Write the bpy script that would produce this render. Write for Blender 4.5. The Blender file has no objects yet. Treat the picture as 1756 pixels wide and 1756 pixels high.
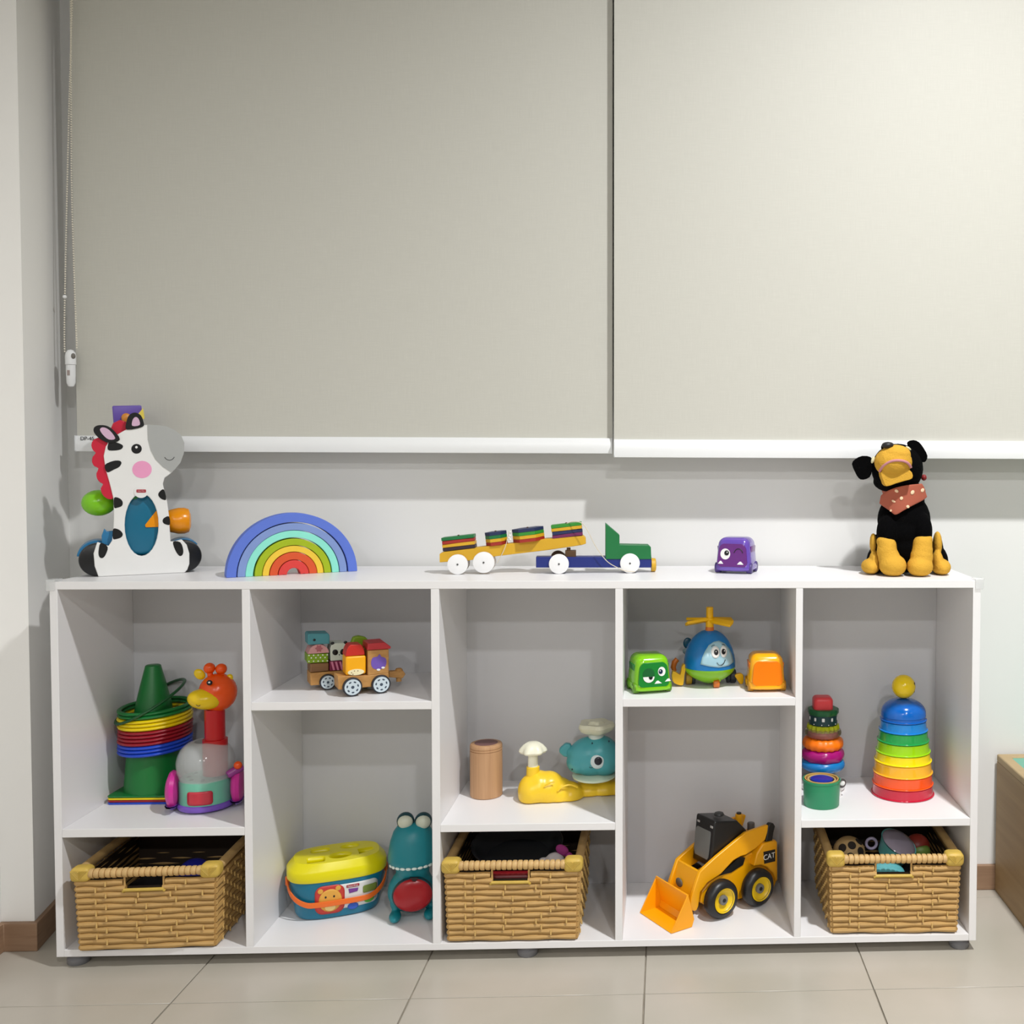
import bpy, bmesh, math, random
from mathutils import Vector, Matrix, Euler
random.seed(7)
R = math.radians
S = bpy.context.scene
COL = S.collection

# ------------------------------------------------------------------ camera
F_PX, PX, PY = 1750.0, 1225.446, 851.324
CAM = Vector((1.30722, -2.21646, 1.07221))
_rx, _ry, _rz = 0.03574, 0.00399, 0.04645
MC = (Matrix.Rotation(_ry, 3, 'Y') @ Matrix.Rotation(_rx, 3, 'X') @ Matrix.Rotation(_rz, 3, 'Z'))   # world -> (right, forward, up)
cd = bpy.data.cameras.new('camera'); cam = bpy.data.objects.new('camera', cd); COL.objects.link(cam)
cd.sensor_fit = 'HORIZONTAL'; cd.sensor_width = 36.0
cd.lens = F_PX / 1756 * 36.0
cd.shift_x = -(PX - 878) / 1756
cd.shift_y = -(878 - PY) / 1756
r_, f_, u_ = MC[0], MC[1], MC[2]
mw = Matrix(((r_[0], u_[0], -f_[0], CAM.x), (r_[1], u_[1], -f_[1], CAM.y), (r_[2], u_[2], -f_[2], CAM.z), (0, 0, 0, 1)))
cam.matrix_world = mw
cd.clip_start = 0.05
S.camera = cam

# ------------------------------------------------------------------ world, lights, exposure
w = bpy.data.worlds.new('world'); S.world = w; w.use_nodes = True
w.node_tree.nodes['Background'].inputs[0].default_value = (1.0, 0.98, 0.95, 1)
w.node_tree.nodes['Background'].inputs[1].default_value = 0.3
def lamp(name, loc, power, size, color=(1, .97, .93), rot=(0, 0, 0), spread=180):
    l = bpy.data.lights.new(name, 'AREA'); l.energy = power; l.shape = 'DISK'; l.size = size; l.color = color
    l.spread = R(spread)
    o = bpy.data.objects.new(name, l); COL.objects.link(o); o.location = loc; o.rotation_euler = rot
    return o
lamp('fill_lamp', (2.2, -1.14, 3.15), 66, .14, (1, 1, 1), spread=140)
lamp('fill_lamp', (2.14, -3.74, 3.15), 49, .2, (1, 1, 1))
lamp('fill_lamp', (2.1, -5.93, 3.15), 62, .25, (1, .99, .97))
lamp('fill_lamp', (4.2, -3.74, 3.15), 9, .2, (1, 1, 1))  # added fill from the right for the left wall's side face, no known fixture
lamp('fill_lamp', (.35, -5.93, 3.15), 62, .25, (1, .99, .97))  # added fill to brighten the pillar and left side, no known fixture
S.view_settings.view_transform = 'Standard'
S.view_settings.look = 'None'
S.view_settings.gamma = 1
S.view_settings.exposure = -0.03
S.view_settings.use_curve_mapping = False

# ------------------------------------------------------------------ helpers
def at(u, v, Y):
    d = MC.transposed() @ Vector(((u - PX) / F_PX, 1, -(v - PY) / F_PX))
    return CAM + d * ((Y - CAM.y) / d.y)
def lin(c):
    c = c / 255.0
    return c / 12.92 if c <= .04045 else ((c + .055) / 1.055) ** 2.4
MATS = {}
def M(name, rgb, rough=.4, metal=0, var=.05, nscale=18, bump=0, trans=0, alpha=1, coat=0, sheen=0, ior=1.5, sss=0):
    if name in MATS: return MATS[name]
    m = bpy.data.materials.new(name); m.use_nodes = True; nt = m.node_tree; b = nt.nodes['Principled BSDF']
    c = [lin(x) for x in rgb]
    tc = nt.nodes.new('ShaderNodeTexCoord'); no = nt.nodes.new('ShaderNodeTexNoise'); no.inputs['Scale'].default_value = nscale
    no.inputs['Detail'].default_value = 3
    nt.links.new(tc.outputs['Object'], no.inputs['Vector'])
    mx = nt.nodes.new('ShaderNodeMix'); mx.data_type = 'RGBA'
    mx.inputs[6].default_value = (*[x * (1 - var) for x in c], 1); mx.inputs[7].default_value = (*[min(1, x * (1 + var)) for x in c], 1)
    nt.links.new(no.outputs['Fac'], mx.inputs[0]); nt.links.new(mx.outputs[2], b.inputs['Base Color'])
    b.inputs['Roughness'].default_value = rough; b.inputs['Metallic'].default_value = metal; b.inputs['IOR'].default_value = ior
    b.inputs['Transmission Weight'].default_value = trans; b.inputs['Alpha'].default_value = alpha
    b.inputs['Coat Weight'].default_value = coat; b.inputs['Sheen Weight'].default_value = sheen
    if bump:
        bn = nt.nodes.new('ShaderNodeBump'); bn.inputs['Strength'].default_value = bump; bn.inputs['Distance'].default_value = .002
        n2 = nt.nodes.new('ShaderNodeTexNoise'); n2.inputs['Scale'].default_value = nscale * 12
        nt.links.new(tc.outputs['Object'], n2.inputs['Vector']); nt.links.new(n2.outputs['Fac'], bn.inputs['Height'])
        nt.links.new(bn.outputs['Normal'], b.inputs['Normal'])
    MATS[name] = m
    return m
def P_(name, rgb, rough=.28, **k): return M(name, rgb, rough, **k)

def catmull(pts, n=5, closed=True):
    out = []; N = len(pts)
    rng = range(N) if closed else range(N - 1)
    g = (lambda i: pts[i % N]) if closed else (lambda i: pts[max(0, min(N - 1, i))])
    for i in rng:
        p0, p1, p2, p3 = g(i - 1), g(i), g(i + 1), g(i + 2)
        for k in range(n):
            t = k / n
            out.append(tuple(.5 * ((2 * b) + (c - a) * t + (2 * a - 5 * b + 4 * c - d) * t * t + (-a + 3 * b - 3 * c + d) * t ** 3)
                             for a, b, c, d in zip(p0, p1, p2, p3)))
    if not closed: out.append(tuple(pts[-1]))
    return out
def ov(cx, cy, rx, ry=None, rot=0, n=28, a0=0, a1=360):
    ry = rx if ry is None else ry; o = []
    full = abs(a1 - a0) >= 360
    for i in range(n if full else n + 1):
        a = R(a0 + (a1 - a0) * i / n); x = rx * math.cos(a); y = ry * math.sin(a); c, s = math.cos(R(rot)), math.sin(R(rot))
        o.append((cx + x * c - y * s, cy + x * s + y * c))
    return o
def rrect(x0, y0, x1, y1, r, n=5):
    o = []
    for cx, cy, a in ((x1 - r, y1 - r, 0), (x0 + r, y1 - r, 90), (x0 + r, y0 + r, 180), (x1 - r, y0 + r, 270)):
        for i in range(n + 1):
            t = R(a + 90 * i / n); o.append((cx + r * math.cos(t), cy + r * math.sin(t)))
    return o

class G:
    def __init__(s): s.b = bmesh.new()
    def _xf(s, vs, m):
        for v in vs: v.co = m @ v.co
    def box(s, c, size, rot=None, bev=0, taper=None, seg=3):
        r = bmesh.ops.create_cube(s.b, size=1); vs = r['verts']
        for v in vs:
            f = 1
            if taper and v.co.z > 0: v.co.x *= taper[0]; v.co.y *= taper[1]
            v.co = Vector((v.co.x * size[0], v.co.y * size[1], v.co.z * size[2]))
        if bev:
            es = list({e for v in vs for e in v.link_edges})
            rr = bmesh.ops.bevel(s.b, geom=es, offset=bev, segments=seg, profile=.5, affect='EDGES')
            vs = list({v for f in rr['faces'] for v in f.verts} | {v for v in vs if v.is_valid})
        m = Matrix.Translation(c) @ (Euler([R(a) for a in rot]).to_matrix().to_4x4() if rot else Matrix())
        s._xf(vs, m); return s
    def lathe(s, prof, c=(0, 0, 0), n=32, m=None, sx=1, sy=1, pw=2, fn=None, cap=True):
        """prof [(r,z)]; superellipse power pw"""
        mm = Matrix.Translation(c) @ (m or Matrix()); rings = []
        for r, z in prof:
            if r < 1e-6: rings.append([s.b.verts.new(mm @ Vector((0, 0, z)))]); continue
            ring = []
            for i in range(n):
                a = 2 * math.pi * i / n; ca, sa = math.cos(a), math.sin(a)
                q = fn(a, z) if fn else 1
                x = math.copysign(abs(ca) ** (2 / pw), ca) * r * sx * q; y = math.copysign(abs(sa) ** (2 / pw), sa) * r * sy * q
                ring.append(s.b.verts.new(mm @ Vector((x, y, z))))
            rings.append(ring)
        for a, b in zip(rings, rings[1:]):
            if len(a) == 1 and len(b) == 1: continue
            for i in range(n):
                j = (i + 1) % n
                if len(a) == 1: s.b.faces.new((a[0], b[j], b[i]))
                elif len(b) == 1: s.b.faces.new((a[i], a[j], b[0]))
                else: s.b.faces.new((a[i], a[j], b[j], b[i]))
        for ring in (rings[0], rings[-1]):
            if cap and len(ring) > 2: s.b.faces.new(ring)
        return s
    def cyl(s, p0, p1, r0, r1=None, n=24, bev=0):
        p0, p1 = Vector(p0), Vector(p1); d = p1 - p0; L = d.length; r1 = r0 if r1 is None else r1
        q = Vector((0, 0, 1)).rotation_difference(d).to_matrix().to_4x4()
        pr = [(r0, 0), (r1, L)] if not bev else [(r0 - bev, 0), (r0 - bev * .3, bev * .3), (r0, bev), (r1, L - bev), (r1 - bev * .3, L - bev * .3), (r1 - bev, L)]
        return s.lathe(pr, p0, n, q)
    def ell(s, c, r, rot=None, n=24, m=14):
        pr = [(math.sin(math.pi * i / m), -math.cos(math.pi * i / m)) for i in range(m + 1)]
        pr[0] = (0, -1); pr[-1] = (0, 1)
        if not hasattr(r, '__len__'): r = (r, r, r)
        mm = (Euler([R(a) for a in rot]).to_matrix().to_4x4() if rot else Matrix()) @ Matrix.Diagonal((*r, 1))
        return s.lathe(pr, c, n, mm)
    def tube(s, pts, rad, n=8, closed=False, flat=None):
        pts = [Vector(p) for p in pts]; N = len(pts); rings = []
        up = Vector((0, 0, 1)); prev = None
        for i, p in enumerate(pts):
            t = (pts[(i + 1) % N] - pts[i - 1]) if closed else (pts[min(i + 1, N - 1)] - pts[max(i - 1, 0)])
            t.normalize()
            if prev is None:
                a = t.cross(up)
                if a.length < .1: a = t.cross(Vector((1, 0, 0)))
                a.normalize()
            else: a = prev - t * prev.dot(t); a.normalize()
            prev = a; b = t.cross(a)
            r = rad[i] if hasattr(rad, '__len__') else rad
            fx, fy = flat or (1, 1)
            rings.append([s.b.verts.new(p + a * r * fx * math.cos(2 * math.pi * k / n) + b * r * fy * math.sin(2 * math.pi * k / n)) for k in range(n)])
        rr = list(zip(rings, rings[1:])) + ([(rings[-1], rings[0])] if closed else [])
        for a, b in rr:
            for k in range(n): s.b.faces.new((a[k], a[(k + 1) % n], b[(k + 1) % n], b[k]))
        if not closed: s.b.faces.new(rings[0][::-1]); s.b.faces.new(rings[-1])
        return s
    def torus(s, c, R_, r, rot=None, n=36, k=10, fx=1, fn=None):
        m = Matrix.Translation(c) @ (Euler([R(a) for a in rot]).to_matrix().to_4x4() if rot else Matrix())
        rs = []
        for i in range(n):
            a = 2 * math.pi * i / n; q = fn(a) if fn else 1
            rs.append([s.b.verts.new(m @ Vector(((R_ + r * q * math.cos(t)) * math.cos(a), (R_ + r * q * math.cos(t)) * math.sin(a), r * fx * q * math.sin(t)))) for t in [2 * math.pi * j / k for j in range(k)]])
        for i in range(n):
            A, B = rs[i], rs[(i + 1) % n]
            for j in range(k): s.b.faces.new((A[j], B[j], B[(j + 1) % k], A[(j + 1) % k]))
        return s
    def prism(s, outline, y0, y1, holes=(), m=None):
        """outline [(x,z)] extruded along y from y0 to y1, with holes"""
        es = []; loops = []
        for ol in [outline] + list(holes):
            vs = [s.b.verts.new((x, y0, z)) for x, z in ol]; loops.append(vs)
            for i in range(len(vs)): es.append(s.b.edges.new((vs[i], vs[(i + 1) % len(vs)])))
        r = bmesh.ops.triangle_fill(s.b, use_beauty=True, use_dissolve=False, edges=es)
        fs = [f for f in r['geom'] if isinstance(f, bmesh.types.BMFace)]
        ex = bmesh.ops.extrude_face_region(s.b, geom=fs)
        nv = [v for v in ex['geom'] if isinstance(v, bmesh.types.BMVert)]
        for v in nv: v.co.y = y1
        if m is not None: s._xf({v for l in loops for v in l} | set(nv), m)
        return s
    def strip(s, rows, closed=False, solid=0):
        """grid of points -> quads"""
        vs = [[s.b.verts.new(p) for p in r] for r in rows]
        for a, b in zip(vs, vs[1:]):
            n = len(a)
            for i in range(n if closed else n - 1): s.b.faces.new((a[i], a[(i + 1) % n], b[(i + 1) % n], b[i]))
        return s
    def decal(s, outline, fn, rings=3):
        """convex 2D outline mapped on a surface by fn(x,y)->Vector"""
        per = sum(math.dist(outline[i], outline[i - 1]) for i in range(len(outline))); den = []
        for i in range(len(outline)):
            a, b = outline[i - 1], outline[i]; k = max(1, math.ceil(math.dist(a, b) / per * 40))
            den += [(a[0] + (b[0] - a[0]) * q / k, a[1] + (b[1] - a[1]) * q / k) for q in range(1, k + 1)]
        outline = den
        cx = sum(p[0] for p in outline) / len(outline); cy = sum(p[1] for p in outline) / len(outline)
        c = s.b.verts.new(fn(cx, cy)); prev = None; n = len(outline)
        for k in range(1, rings + 1):
            q = k / rings; ring = [s.b.verts.new(fn(cx + (x - cx) * q, cy + (y - cy) * q)) for x, y in outline]
            for i in range(n):
                j = (i + 1) % n
                if prev is None: s.b.faces.new((c, ring[i], ring[j]))
                else: s.b.faces.new((prev[i], ring[i], ring[j], prev[j]))
            prev = ring
        return s
    def xf(s, m):
        for v in s.b.verts: v.co = m @ v.co
        return s

def part(name, g, mat, parent=None, bev=0, seg=2, sub=0, solid=0, remesh=0, smooth_it=0, ang=38, label=None, kind=None, loc=None, disp=None, flat=False):
    b = g.b; bmesh.ops.recalc_face_normals(b, faces=b.faces)
    me = bpy.data.meshes.new(name); b.to_mesh(me); b.free()
    for p in me.polygons: p.use_smooth = not flat
    if not flat and not remesh: me.set_sharp_from_angle(angle=R(ang))
    me.materials.append(mat)
    o = bpy.data.objects.new(name, me); COL.objects.link(o)
    if parent is not None: o.parent = parent.e if isinstance(parent, T) else parent
    if loc is not None: o.location = loc
    if remesh:
        md = o.modifiers.new('r', 'REMESH'); md.mode = 'VOXEL'; md.voxel_size = remesh; md.use_smooth_shade = True
        if smooth_it: md = o.modifiers.new('s', 'SMOOTH'); md.iterations = smooth_it; md.factor = .5
    if disp:
        tx = bpy.data.textures.new(name, 'CLOUDS'); tx.noise_scale = disp[1]
        md = o.modifiers.new('d', 'DISPLACE'); md.texture = tx; md.strength = disp[0]; md.mid_level = .5
    if solid: md = o.modifiers.new('so', 'SOLIDIFY'); md.thickness = solid; md.offset = 0
    if sub: md = o.modifiers.new('sub', 'SUBSURF'); md.levels = sub; md.render_levels = sub
    if bev:
        md = o.modifiers.new('b', 'BEVEL'); md.width = bev; md.segments = seg; md.limit_method = 'ANGLE'; md.angle_limit = R(40)
        md.harden_normals = False
    if label: o['label'] = label
    if kind: o['kind'] = kind
    return o
def struct(name, g, mat, **k):
    o = part(name, g, mat, None, **k); o['kind'] = 'structure'; return o

class T:
    """a thing: an Empty at its base; L() turns crop pixels of the photo into its local metres on a plane"""
    def __init__(s, name, label, cat, x, y, z, a=0, group=None, crop=(0, 0, 1)):
        s.e = bpy.data.objects.new(name, None); s.e.empty_display_size = .03; COL.objects.link(s.e)
        s.e.location = (x, y, z); s.e.rotation_euler = (0, 0, R(a))
        s.e['label'] = label; s.e['category'] = cat
        if group: s.e['group'] = group
        s.m = Matrix.Translation((x, y, z)) @ Matrix.Rotation(R(a), 4, 'Z'); s.i = s.m.inverted(); s.crop = crop
        s.o = s.i @ CAM
    def L(s, cx, cy, dy=0):
        u = s.crop[0] + cx / s.crop[2]; v = s.crop[1] + cy / s.crop[2]
        d = s.i.to_3x3() @ (MC.transposed() @ Vector(((u - PX) / F_PX, 1, -(v - PY) / F_PX)))
        return s.o + d * ((dy - s.o.y) / d.y)
    def k(s, cx, cy, dy=0):
        return (s.L(cx, cy - 5, dy) - s.L(cx, cy + 5, dy)).length / 10
    def O(s, pts, dy=0, sm=0):
        q = [s.L(a, b, dy) for a, b in pts]; q = [(p.x, max(p.z, 0)) for p in q]
        return catmull(q, sm) if sm else q
def tag(o, label, cat, group=None):
    o['label'] = label; o['category'] = cat
    if group: o['group'] = group
    return o
def text(name, s, size, mat, parent, m, thick=.0003, spacing=1):
    cu = bpy.data.curves.new(name, 'FONT'); cu.body = s; cu.size = size; cu.extrude = thick; cu.align_x = 'CENTER'; cu.align_y = 'CENTER'; cu.space_character = spacing
    tmp = bpy.data.objects.new(name + '_tmp', cu); COL.objects.link(tmp)
    dg = bpy.context.evaluated_depsgraph_get(); dg.update()
    me = bpy.data.meshes.new_from_object(tmp.evaluated_get(dg)); bpy.data.objects.remove(tmp)
    me.materials.clear(); me.materials.append(mat); me.transform(m @ Matrix.Rotation(R(90), 4, 'X'))
    o = bpy.data.objects.new(name, me); COL.objects.link(o); o.parent = parent.e if isinstance(parent, T) else parent
    return o

# ------------------------------------------------------------------ materials of the place
m_wall = M('wall_paint', (231, 231, 229), .7, var=.02, nscale=2, bump=.03)
m_lam = M('white_laminate', (236, 235, 236), .38, var=.012, nscale=4)
m_far = M('far_wall_paint', (118, 116, 112), .8, var=.03, nscale=2)
m_rail = M('blind_rail_white', (238, 240, 241), .3, var=.01)
m_feet = M('grey_plastic_foot', (120, 120, 124), .5)
def floor_mat():
    m = bpy.data.materials.new('glazed_floor_tile'); m.use_nodes = True; nt = m.node_tree; b = nt.nodes['Principled BSDF']
    tc = nt.nodes.new('ShaderNodeTexCoord'); no = nt.nodes.new('ShaderNodeTexNoise'); no.inputs['Scale'].default_value = 3.2; no.inputs['Detail'].default_value = 5
    nt.links.new(tc.outputs['Object'], no.inputs['Vector'])
    cr = nt.nodes.new('ShaderNodeValToRGB'); e = cr.color_ramp.elements
    e[0].position = .35; e[0].color = (lin(178), lin(173), lin(160), 1); e[1].position = .68; e[1].color = (lin(190), lin(183), lin(172), 1)
    nt.links.new(no.outputs['Fac'], cr.inputs['Fac']); nt.links.new(cr.outputs['Color'], b.inputs['Base Color'])
    b.inputs['Roughness'].default_value = .3
    return m
m_tile = floor_mat()
m_grout = M('tile_grout', (150, 142, 128), .9, var=.35, nscale=30)
def fabric_mat():
    m = bpy.data.materials.new('blind_fabric'); m.use_nodes = True; nt = m.node_tree; b = nt.nodes['Principled BSDF']
    tc = nt.nodes.new('ShaderNodeTexCoord')
    mix = nt.nodes.new('ShaderNodeMix'); mix.data_type = 'RGBA'
    mix.inputs[6].default_value = (lin(195), lin(194), lin(185), 1); mix.inputs[7].default_value = (lin(203), lin(202), lin(193), 1)
    outs = []
    for sc in ((900, 1, 24), (24, 1, 900)):
        mp = nt.nodes.new('ShaderNodeMapping'); mp.inputs['Scale'].default_value = sc
        n = nt.nodes.new('ShaderNodeTexNoise'); n.inputs['Scale'].default_value = 1; n.inputs['Detail'].default_value = 1
        nt.links.new(tc.outputs['Object'], mp.inputs['Vector']); nt.links.new(mp.outputs['Vector'], n.inputs['Vector']); outs.append(n.outputs['Fac'])
    ad = nt.nodes.new('ShaderNodeMath'); ad.operation = 'MULTIPLY'; nt.links.new(outs[0], ad.inputs[0]); nt.links.new(outs[1], ad.inputs[1])
    mu = nt.nodes.new('ShaderNodeMath'); mu.operation = 'MULTIPLY'; mu.inputs[1].default_value = 2.2; nt.links.new(ad.outputs[0], mu.inputs[0])
    nt.links.new(mu.outputs[0], mix.inputs[0]); nt.links.new(mix.outputs[2], b.inputs['Base Color'])
    bp = nt.nodes.new('ShaderNodeBump'); bp.inputs['Strength'].default_value = .1; bp.inputs['Distance'].default_value = .0006
    nt.links.new(ad.outputs[0], bp.inputs['Height']); nt.links.new(bp.outputs['Normal'], b.inputs['Normal'])
    b.inputs['Roughness'].default_value = .55
    return m
m_fab = fabric_mat()
def wood(name, a, b_, scale=(3, 40, 40), rough=.55):
    if name in MATS: return MATS[name]
    m = bpy.data.materials.new(name); m.use_nodes = True; nt = m.node_tree; b = nt.nodes['Principled BSDF']
    tc = nt.nodes.new('ShaderNodeTexCoord'); mp = nt.nodes.new('ShaderNodeMapping'); mp.inputs['Scale'].default_value = scale
    n = nt.nodes.new('ShaderNodeTexNoise'); n.inputs['Scale'].default_value = 1.5; n.inputs['Detail'].default_value = 6; n.inputs['Distortion'].default_value = .6
    cr = nt.nodes.new('ShaderNodeValToRGB'); e = cr.color_ramp.elements
    e[0].position = .3; e[0].color = (*[lin(x) for x in a], 1); e[1].position = .7; e[1].color = (*[lin(x) for x in b_], 1)
    nt.links.new(tc.outputs['Object'], mp.inputs['Vector']); nt.links.new(mp.outputs['Vector'], n.inputs['Vector'])
    nt.links.new(n.outputs['Fac'], cr.inputs['Fac']); nt.links.new(cr.outputs['Color'], b.inputs['Base Color']); b.inputs['Roughness'].default_value = rough
    MATS[name] = m; return m
m_base = wood('brown_baseboard', (140, 110, 86), (156, 126, 100), (6, 6, 60))

# ------------------------------------------------------------------ room
FZ = -.025; CZ = 3.2; YW = .334; XR = 4.6; YB = -7.4; XL = -.172
def slab(x0, x1, y0, y1, z0, z1, g=None):
    g = g or G(); g.box(((x0 + x1) / 2, (y0 + y1) / 2, (z0 + z1) / 2), (x1 - x0, y1 - y0, z1 - z0)); return g
gx = [.311 + .4757 * i for i in range(-2, 10)]; gy = [-.153 + .4757 * i for i in range(-14, 2)] ; gy[-1] = .28
struct('floor', slab(XL - .1, XR + .1, YB - .1, YW + .1, FZ - .06, FZ - .0035), m_grout)
g = G()
xs = [XL] + [x for x in gx if XL < x < XR] + [XR]; ys = [YB] + [y for y in gy if YB < y < YW] + [YW]
for a, b in zip(xs, xs[1:]):
    for c, d in zip(ys, ys[1:]): slab(a + .0016, b - .0016, c + .0011, d - .0011, FZ - .0035, FZ, g)
fl = struct('floor_tiles', g, m_tile, bev=.0006, seg=1)
struct('wall_back', slab(XL - .2, XR + .1, YW, YW + .1, FZ - .06, CZ), m_wall)
struct('wall_right', slab(XR, XR + .1, YB, YW, FZ - .06, CZ), m_far)
struct('wall_front', slab(XL - .1, XR + .1, YB - .1, YB, FZ - .06, CZ), m_far)
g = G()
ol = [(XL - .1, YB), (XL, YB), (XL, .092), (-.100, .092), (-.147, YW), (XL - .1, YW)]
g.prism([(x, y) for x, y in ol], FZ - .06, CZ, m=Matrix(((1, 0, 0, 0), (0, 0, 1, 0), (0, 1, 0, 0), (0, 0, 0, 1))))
struct('wall_left', g, M('wall_paint_left_lightened', (249, 248, 245), .5, var=.01, nscale=2))  # paint lightened past the back wall's: missing light put into its colour
struct('ceiling', slab(XL - .1, XR + .1, YB - .1, YW + .1, CZ, CZ + .1), m_far)
struct('baseboard_back', slab(-.13, 2.9, YW - .012, YW, FZ, .039), m_base, bev=.002)
bt = .012
g = G(); o1 = [(XL, -2.5), (XL + bt, -2.5), (XL + bt, .092 - bt), (-.088, .092 - bt), (-.1345, YW - .012), (-.147, YW - .012), (-.100, .092), (XL, .092)]
g.prism(o1, FZ, .039, m=Matrix(((1, 0, 0, 0), (0, 0, 1, 0), (0, 1, 0, 0), (0, 0, 0, 1))))
struct('baseboard_left', g, m_base, bev=.0015)

# ------------------------------------------------------------------ roller blinds
def blind(name, label, x0, x1, yb, z0, z1, ang=0):
    t = T(name, label, 'blind', (x0 + x1) / 2, yb, z0, 0)
    W = x1 - x0
    g = G(); g.box((0, .004, (2.62 - z0 + (z1 - z0)) / 2), (W, .0012, 2.62 - z0 - (z1 - z0))); part('fabric', g, m_fab, t)
    g = G(); h = z1 - z0
    prof = [(-.007, 0), (.009, 0), (.010, h * .5), (.009, h), (-.004, h), (-.0085, h * .72), (-.009, h * .3)]
    # rail section (y,z) extruded along x
    g.prism(prof, -W / 2, W / 2, m=Matrix(((0, 1, 0, 0), (1, 0, 0, 0), (0, 0, 1, 0), (0, 0, 0, 1))))
    part('bottom_rail', g, m_rail, t, bev=.0008)
    g = G(); g.cyl((-W / 2, .012, 2.63 - z0), (W / 2, .012, 2.63 - z0), .022); part('roller_tube', g, m_rail, t)
    return t
bl = blind('roller_blind', 'beige roller blind on the left, duller and shaded, with a bead chain at its edge', -.0855, 1.1745, .262, 1.0865, 1.1235)
br = blind('roller_blind', 'beige roller blind on the right, brighter, overlapping in front of the other blind', 1.1795, 2.75, .238, 1.0775, 1.1205)
m_ink = M('dark_ink', (40, 42, 46), .6)
text('printed_mark', 'DP-45', .0125, m_ink, bl, Matrix.Translation((-.63 + .03, -.0095, .030)))
for c, q in ((bl, .63), (br, .785)):
    g = G(); g.box((-q + .0012, .0005, .0195), (.003, .019, .036), bev=.001); part('end_cap', g, M('rail_end_cap', (225, 228, 230), .4), c)
m_bead = M('bead_chain_ivory', (232, 226, 210), .4)
g = G()
bx = bl.e.location
def bead(p, r=.0021): g.ell((p.x - bx.x, p.y - bx.y, p.z - bx.z), r, n=6, m=4)
for (pts) in ([(124, 0), (118, 200), (111, 520), (111, 605)], [(122, 0), (122, 250), (127, 470), (132, 600)]):
    W3 = [at(u, v, .243) for u, v in pts]; W3[0] = W3[1] + (W3[0] - W3[1]) * 1.9
    seg = catmull([tuple(p) for p in W3], 6, closed=False)
    acc = 0; last = Vector(seg[0])
    for a, b in zip(seg, seg[1:]):
        a, b = Vector(a), Vector(b); L = (b - a).length; n = 0
        while acc <= L: bead(a + (b - a) * (acc / L)); acc += .0056
        acc -= L
part('bead_chain', g, m_bead, bl)
g = G(); p = at(111, 509, .243) - bx; g.ell(p, .0046, n=10, m=6); part('chain_connector', g, m_rail, bl)
g = G(); p0 = at(121, 597, .243) - bx; p1 = at(122, 664, .243) - bx
g.lathe([(0, 0), (.006, .002), (.0098, .010), (.0105, .03), (.0105, .052)], (p1.x, p1.y, p1.z), 20, sy=.75)
ten = part('chain_tensioner', g, m_rail, bl)
g = G(); g.lathe([(.0118, .0525), (.0118, .072), (.0105, .080), (.006, .086), (0, .088)], (p1.x, p1.y, p1.z), 20, sy=.8); part('tensioner_cap', g, m_rail, ten)
g = G(); g.box((p1.x - .001, p1.y - .0082, p1.z + .033), (.006, .0006, .012)); part('printed_mark', g, M('faded_print', (165, 150, 145), .6), ten)
g = G(); g.ell((p1.x + .0085, p1.y - .004, p1.z + .072), (.004, .006, .007)); part('chain_wheel', g, M('chain_wheel_grey', (120, 116, 110), .6), ten)  # chain wheel in one even grey

# ------------------------------------------------------------------ shelf unit
H = .809; Tt = .792; Dp = .31
D1, D2, D3, D4 = (.399, .4156), (.7985, .816), (1.195, 1.2114), (1.590, 1.6052)
XLi, XRi = .0161, 1.983
SH = {1: (XLi, D1[0], .2591, .2771), 2: (D1[1], D2[0], .5302, .5479), 3: (D2[1], D3[0], .2604, .2770), 4: (D3[1], D4[0], .5325, .5505), 5: (D4[1], XRi, .2600, .2771)}
sh = T('cube_shelf_unit', 'low white laminate shelf unit with ten cubbies standing under the blinds', 'shelf', 1.0, .155, FZ)
o = Vector((1.0, .155, FZ))
def sp(name, x0, x1, y0, y1, z0, z1, mat=m_lam, bev=.0008):
    g = slab(x0 - o.x, x1 - o.x, y0 - o.y, y1 - o.y, z0 - o.z, z1 - o.z); return part(name, g, mat, sh, bev=bev)
sp('top_board', .0155, 1.984, 0, Dp, Tt, H)
sp('side_panel', 0, XLi, 0, Dp, 0, H - .0005); sp('side_panel', XRi, 2.0, 0, Dp, 0, H - .0005)
sp('bottom_board', XLi, XRi, 0, Dp, 0, .0151)
for d in (D1, D2, D3, D4): sp('divider', d[0], d[1], .0004, Dp - .006, .0151, Tt)
for k, (a, b, c, d) in SH.items(): sp('shelf_board', a, b, .0008, Dp - .006, c, d)
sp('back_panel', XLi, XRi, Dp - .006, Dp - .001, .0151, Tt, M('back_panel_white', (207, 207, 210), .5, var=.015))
for x, y in ((.03, .03), (1.0, .03), (1.97, .03), (.03, .28), (1.0, .28), (1.97, .28)):
    g = G(); g.lathe([(.021, 0), (.0225, .002), (.0225, .012), (.018, .016), (.018, .025)], (x - o.x, y - o.y, 0), 24); part('foot', g, m_feet, sh)
m_clear = M('clear_plastic', (238, 240, 240), .2, alpha=.32, var=.01)
for sx, x in ((-1, 0), (1, 2.0)):
    g = G(); xx = x - o.x
    g.box((xx + sx * .0045 - sx * .008, -o.y + .012, H - o.z + .0022), (.022, .026, .0042), bev=.0015)
    g.box((xx + sx * .0024, -o.y + .010, H - o.z - .009), (.0042, .024, .022), bev=.0015)
    g.box((xx - sx * .004, -o.y - .0024, H - o.z - .008), (.018, .0042, .022), bev=.0015)
    part('corner_guard', g, m_clear, sh, label='clear plastic corner guard')

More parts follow.
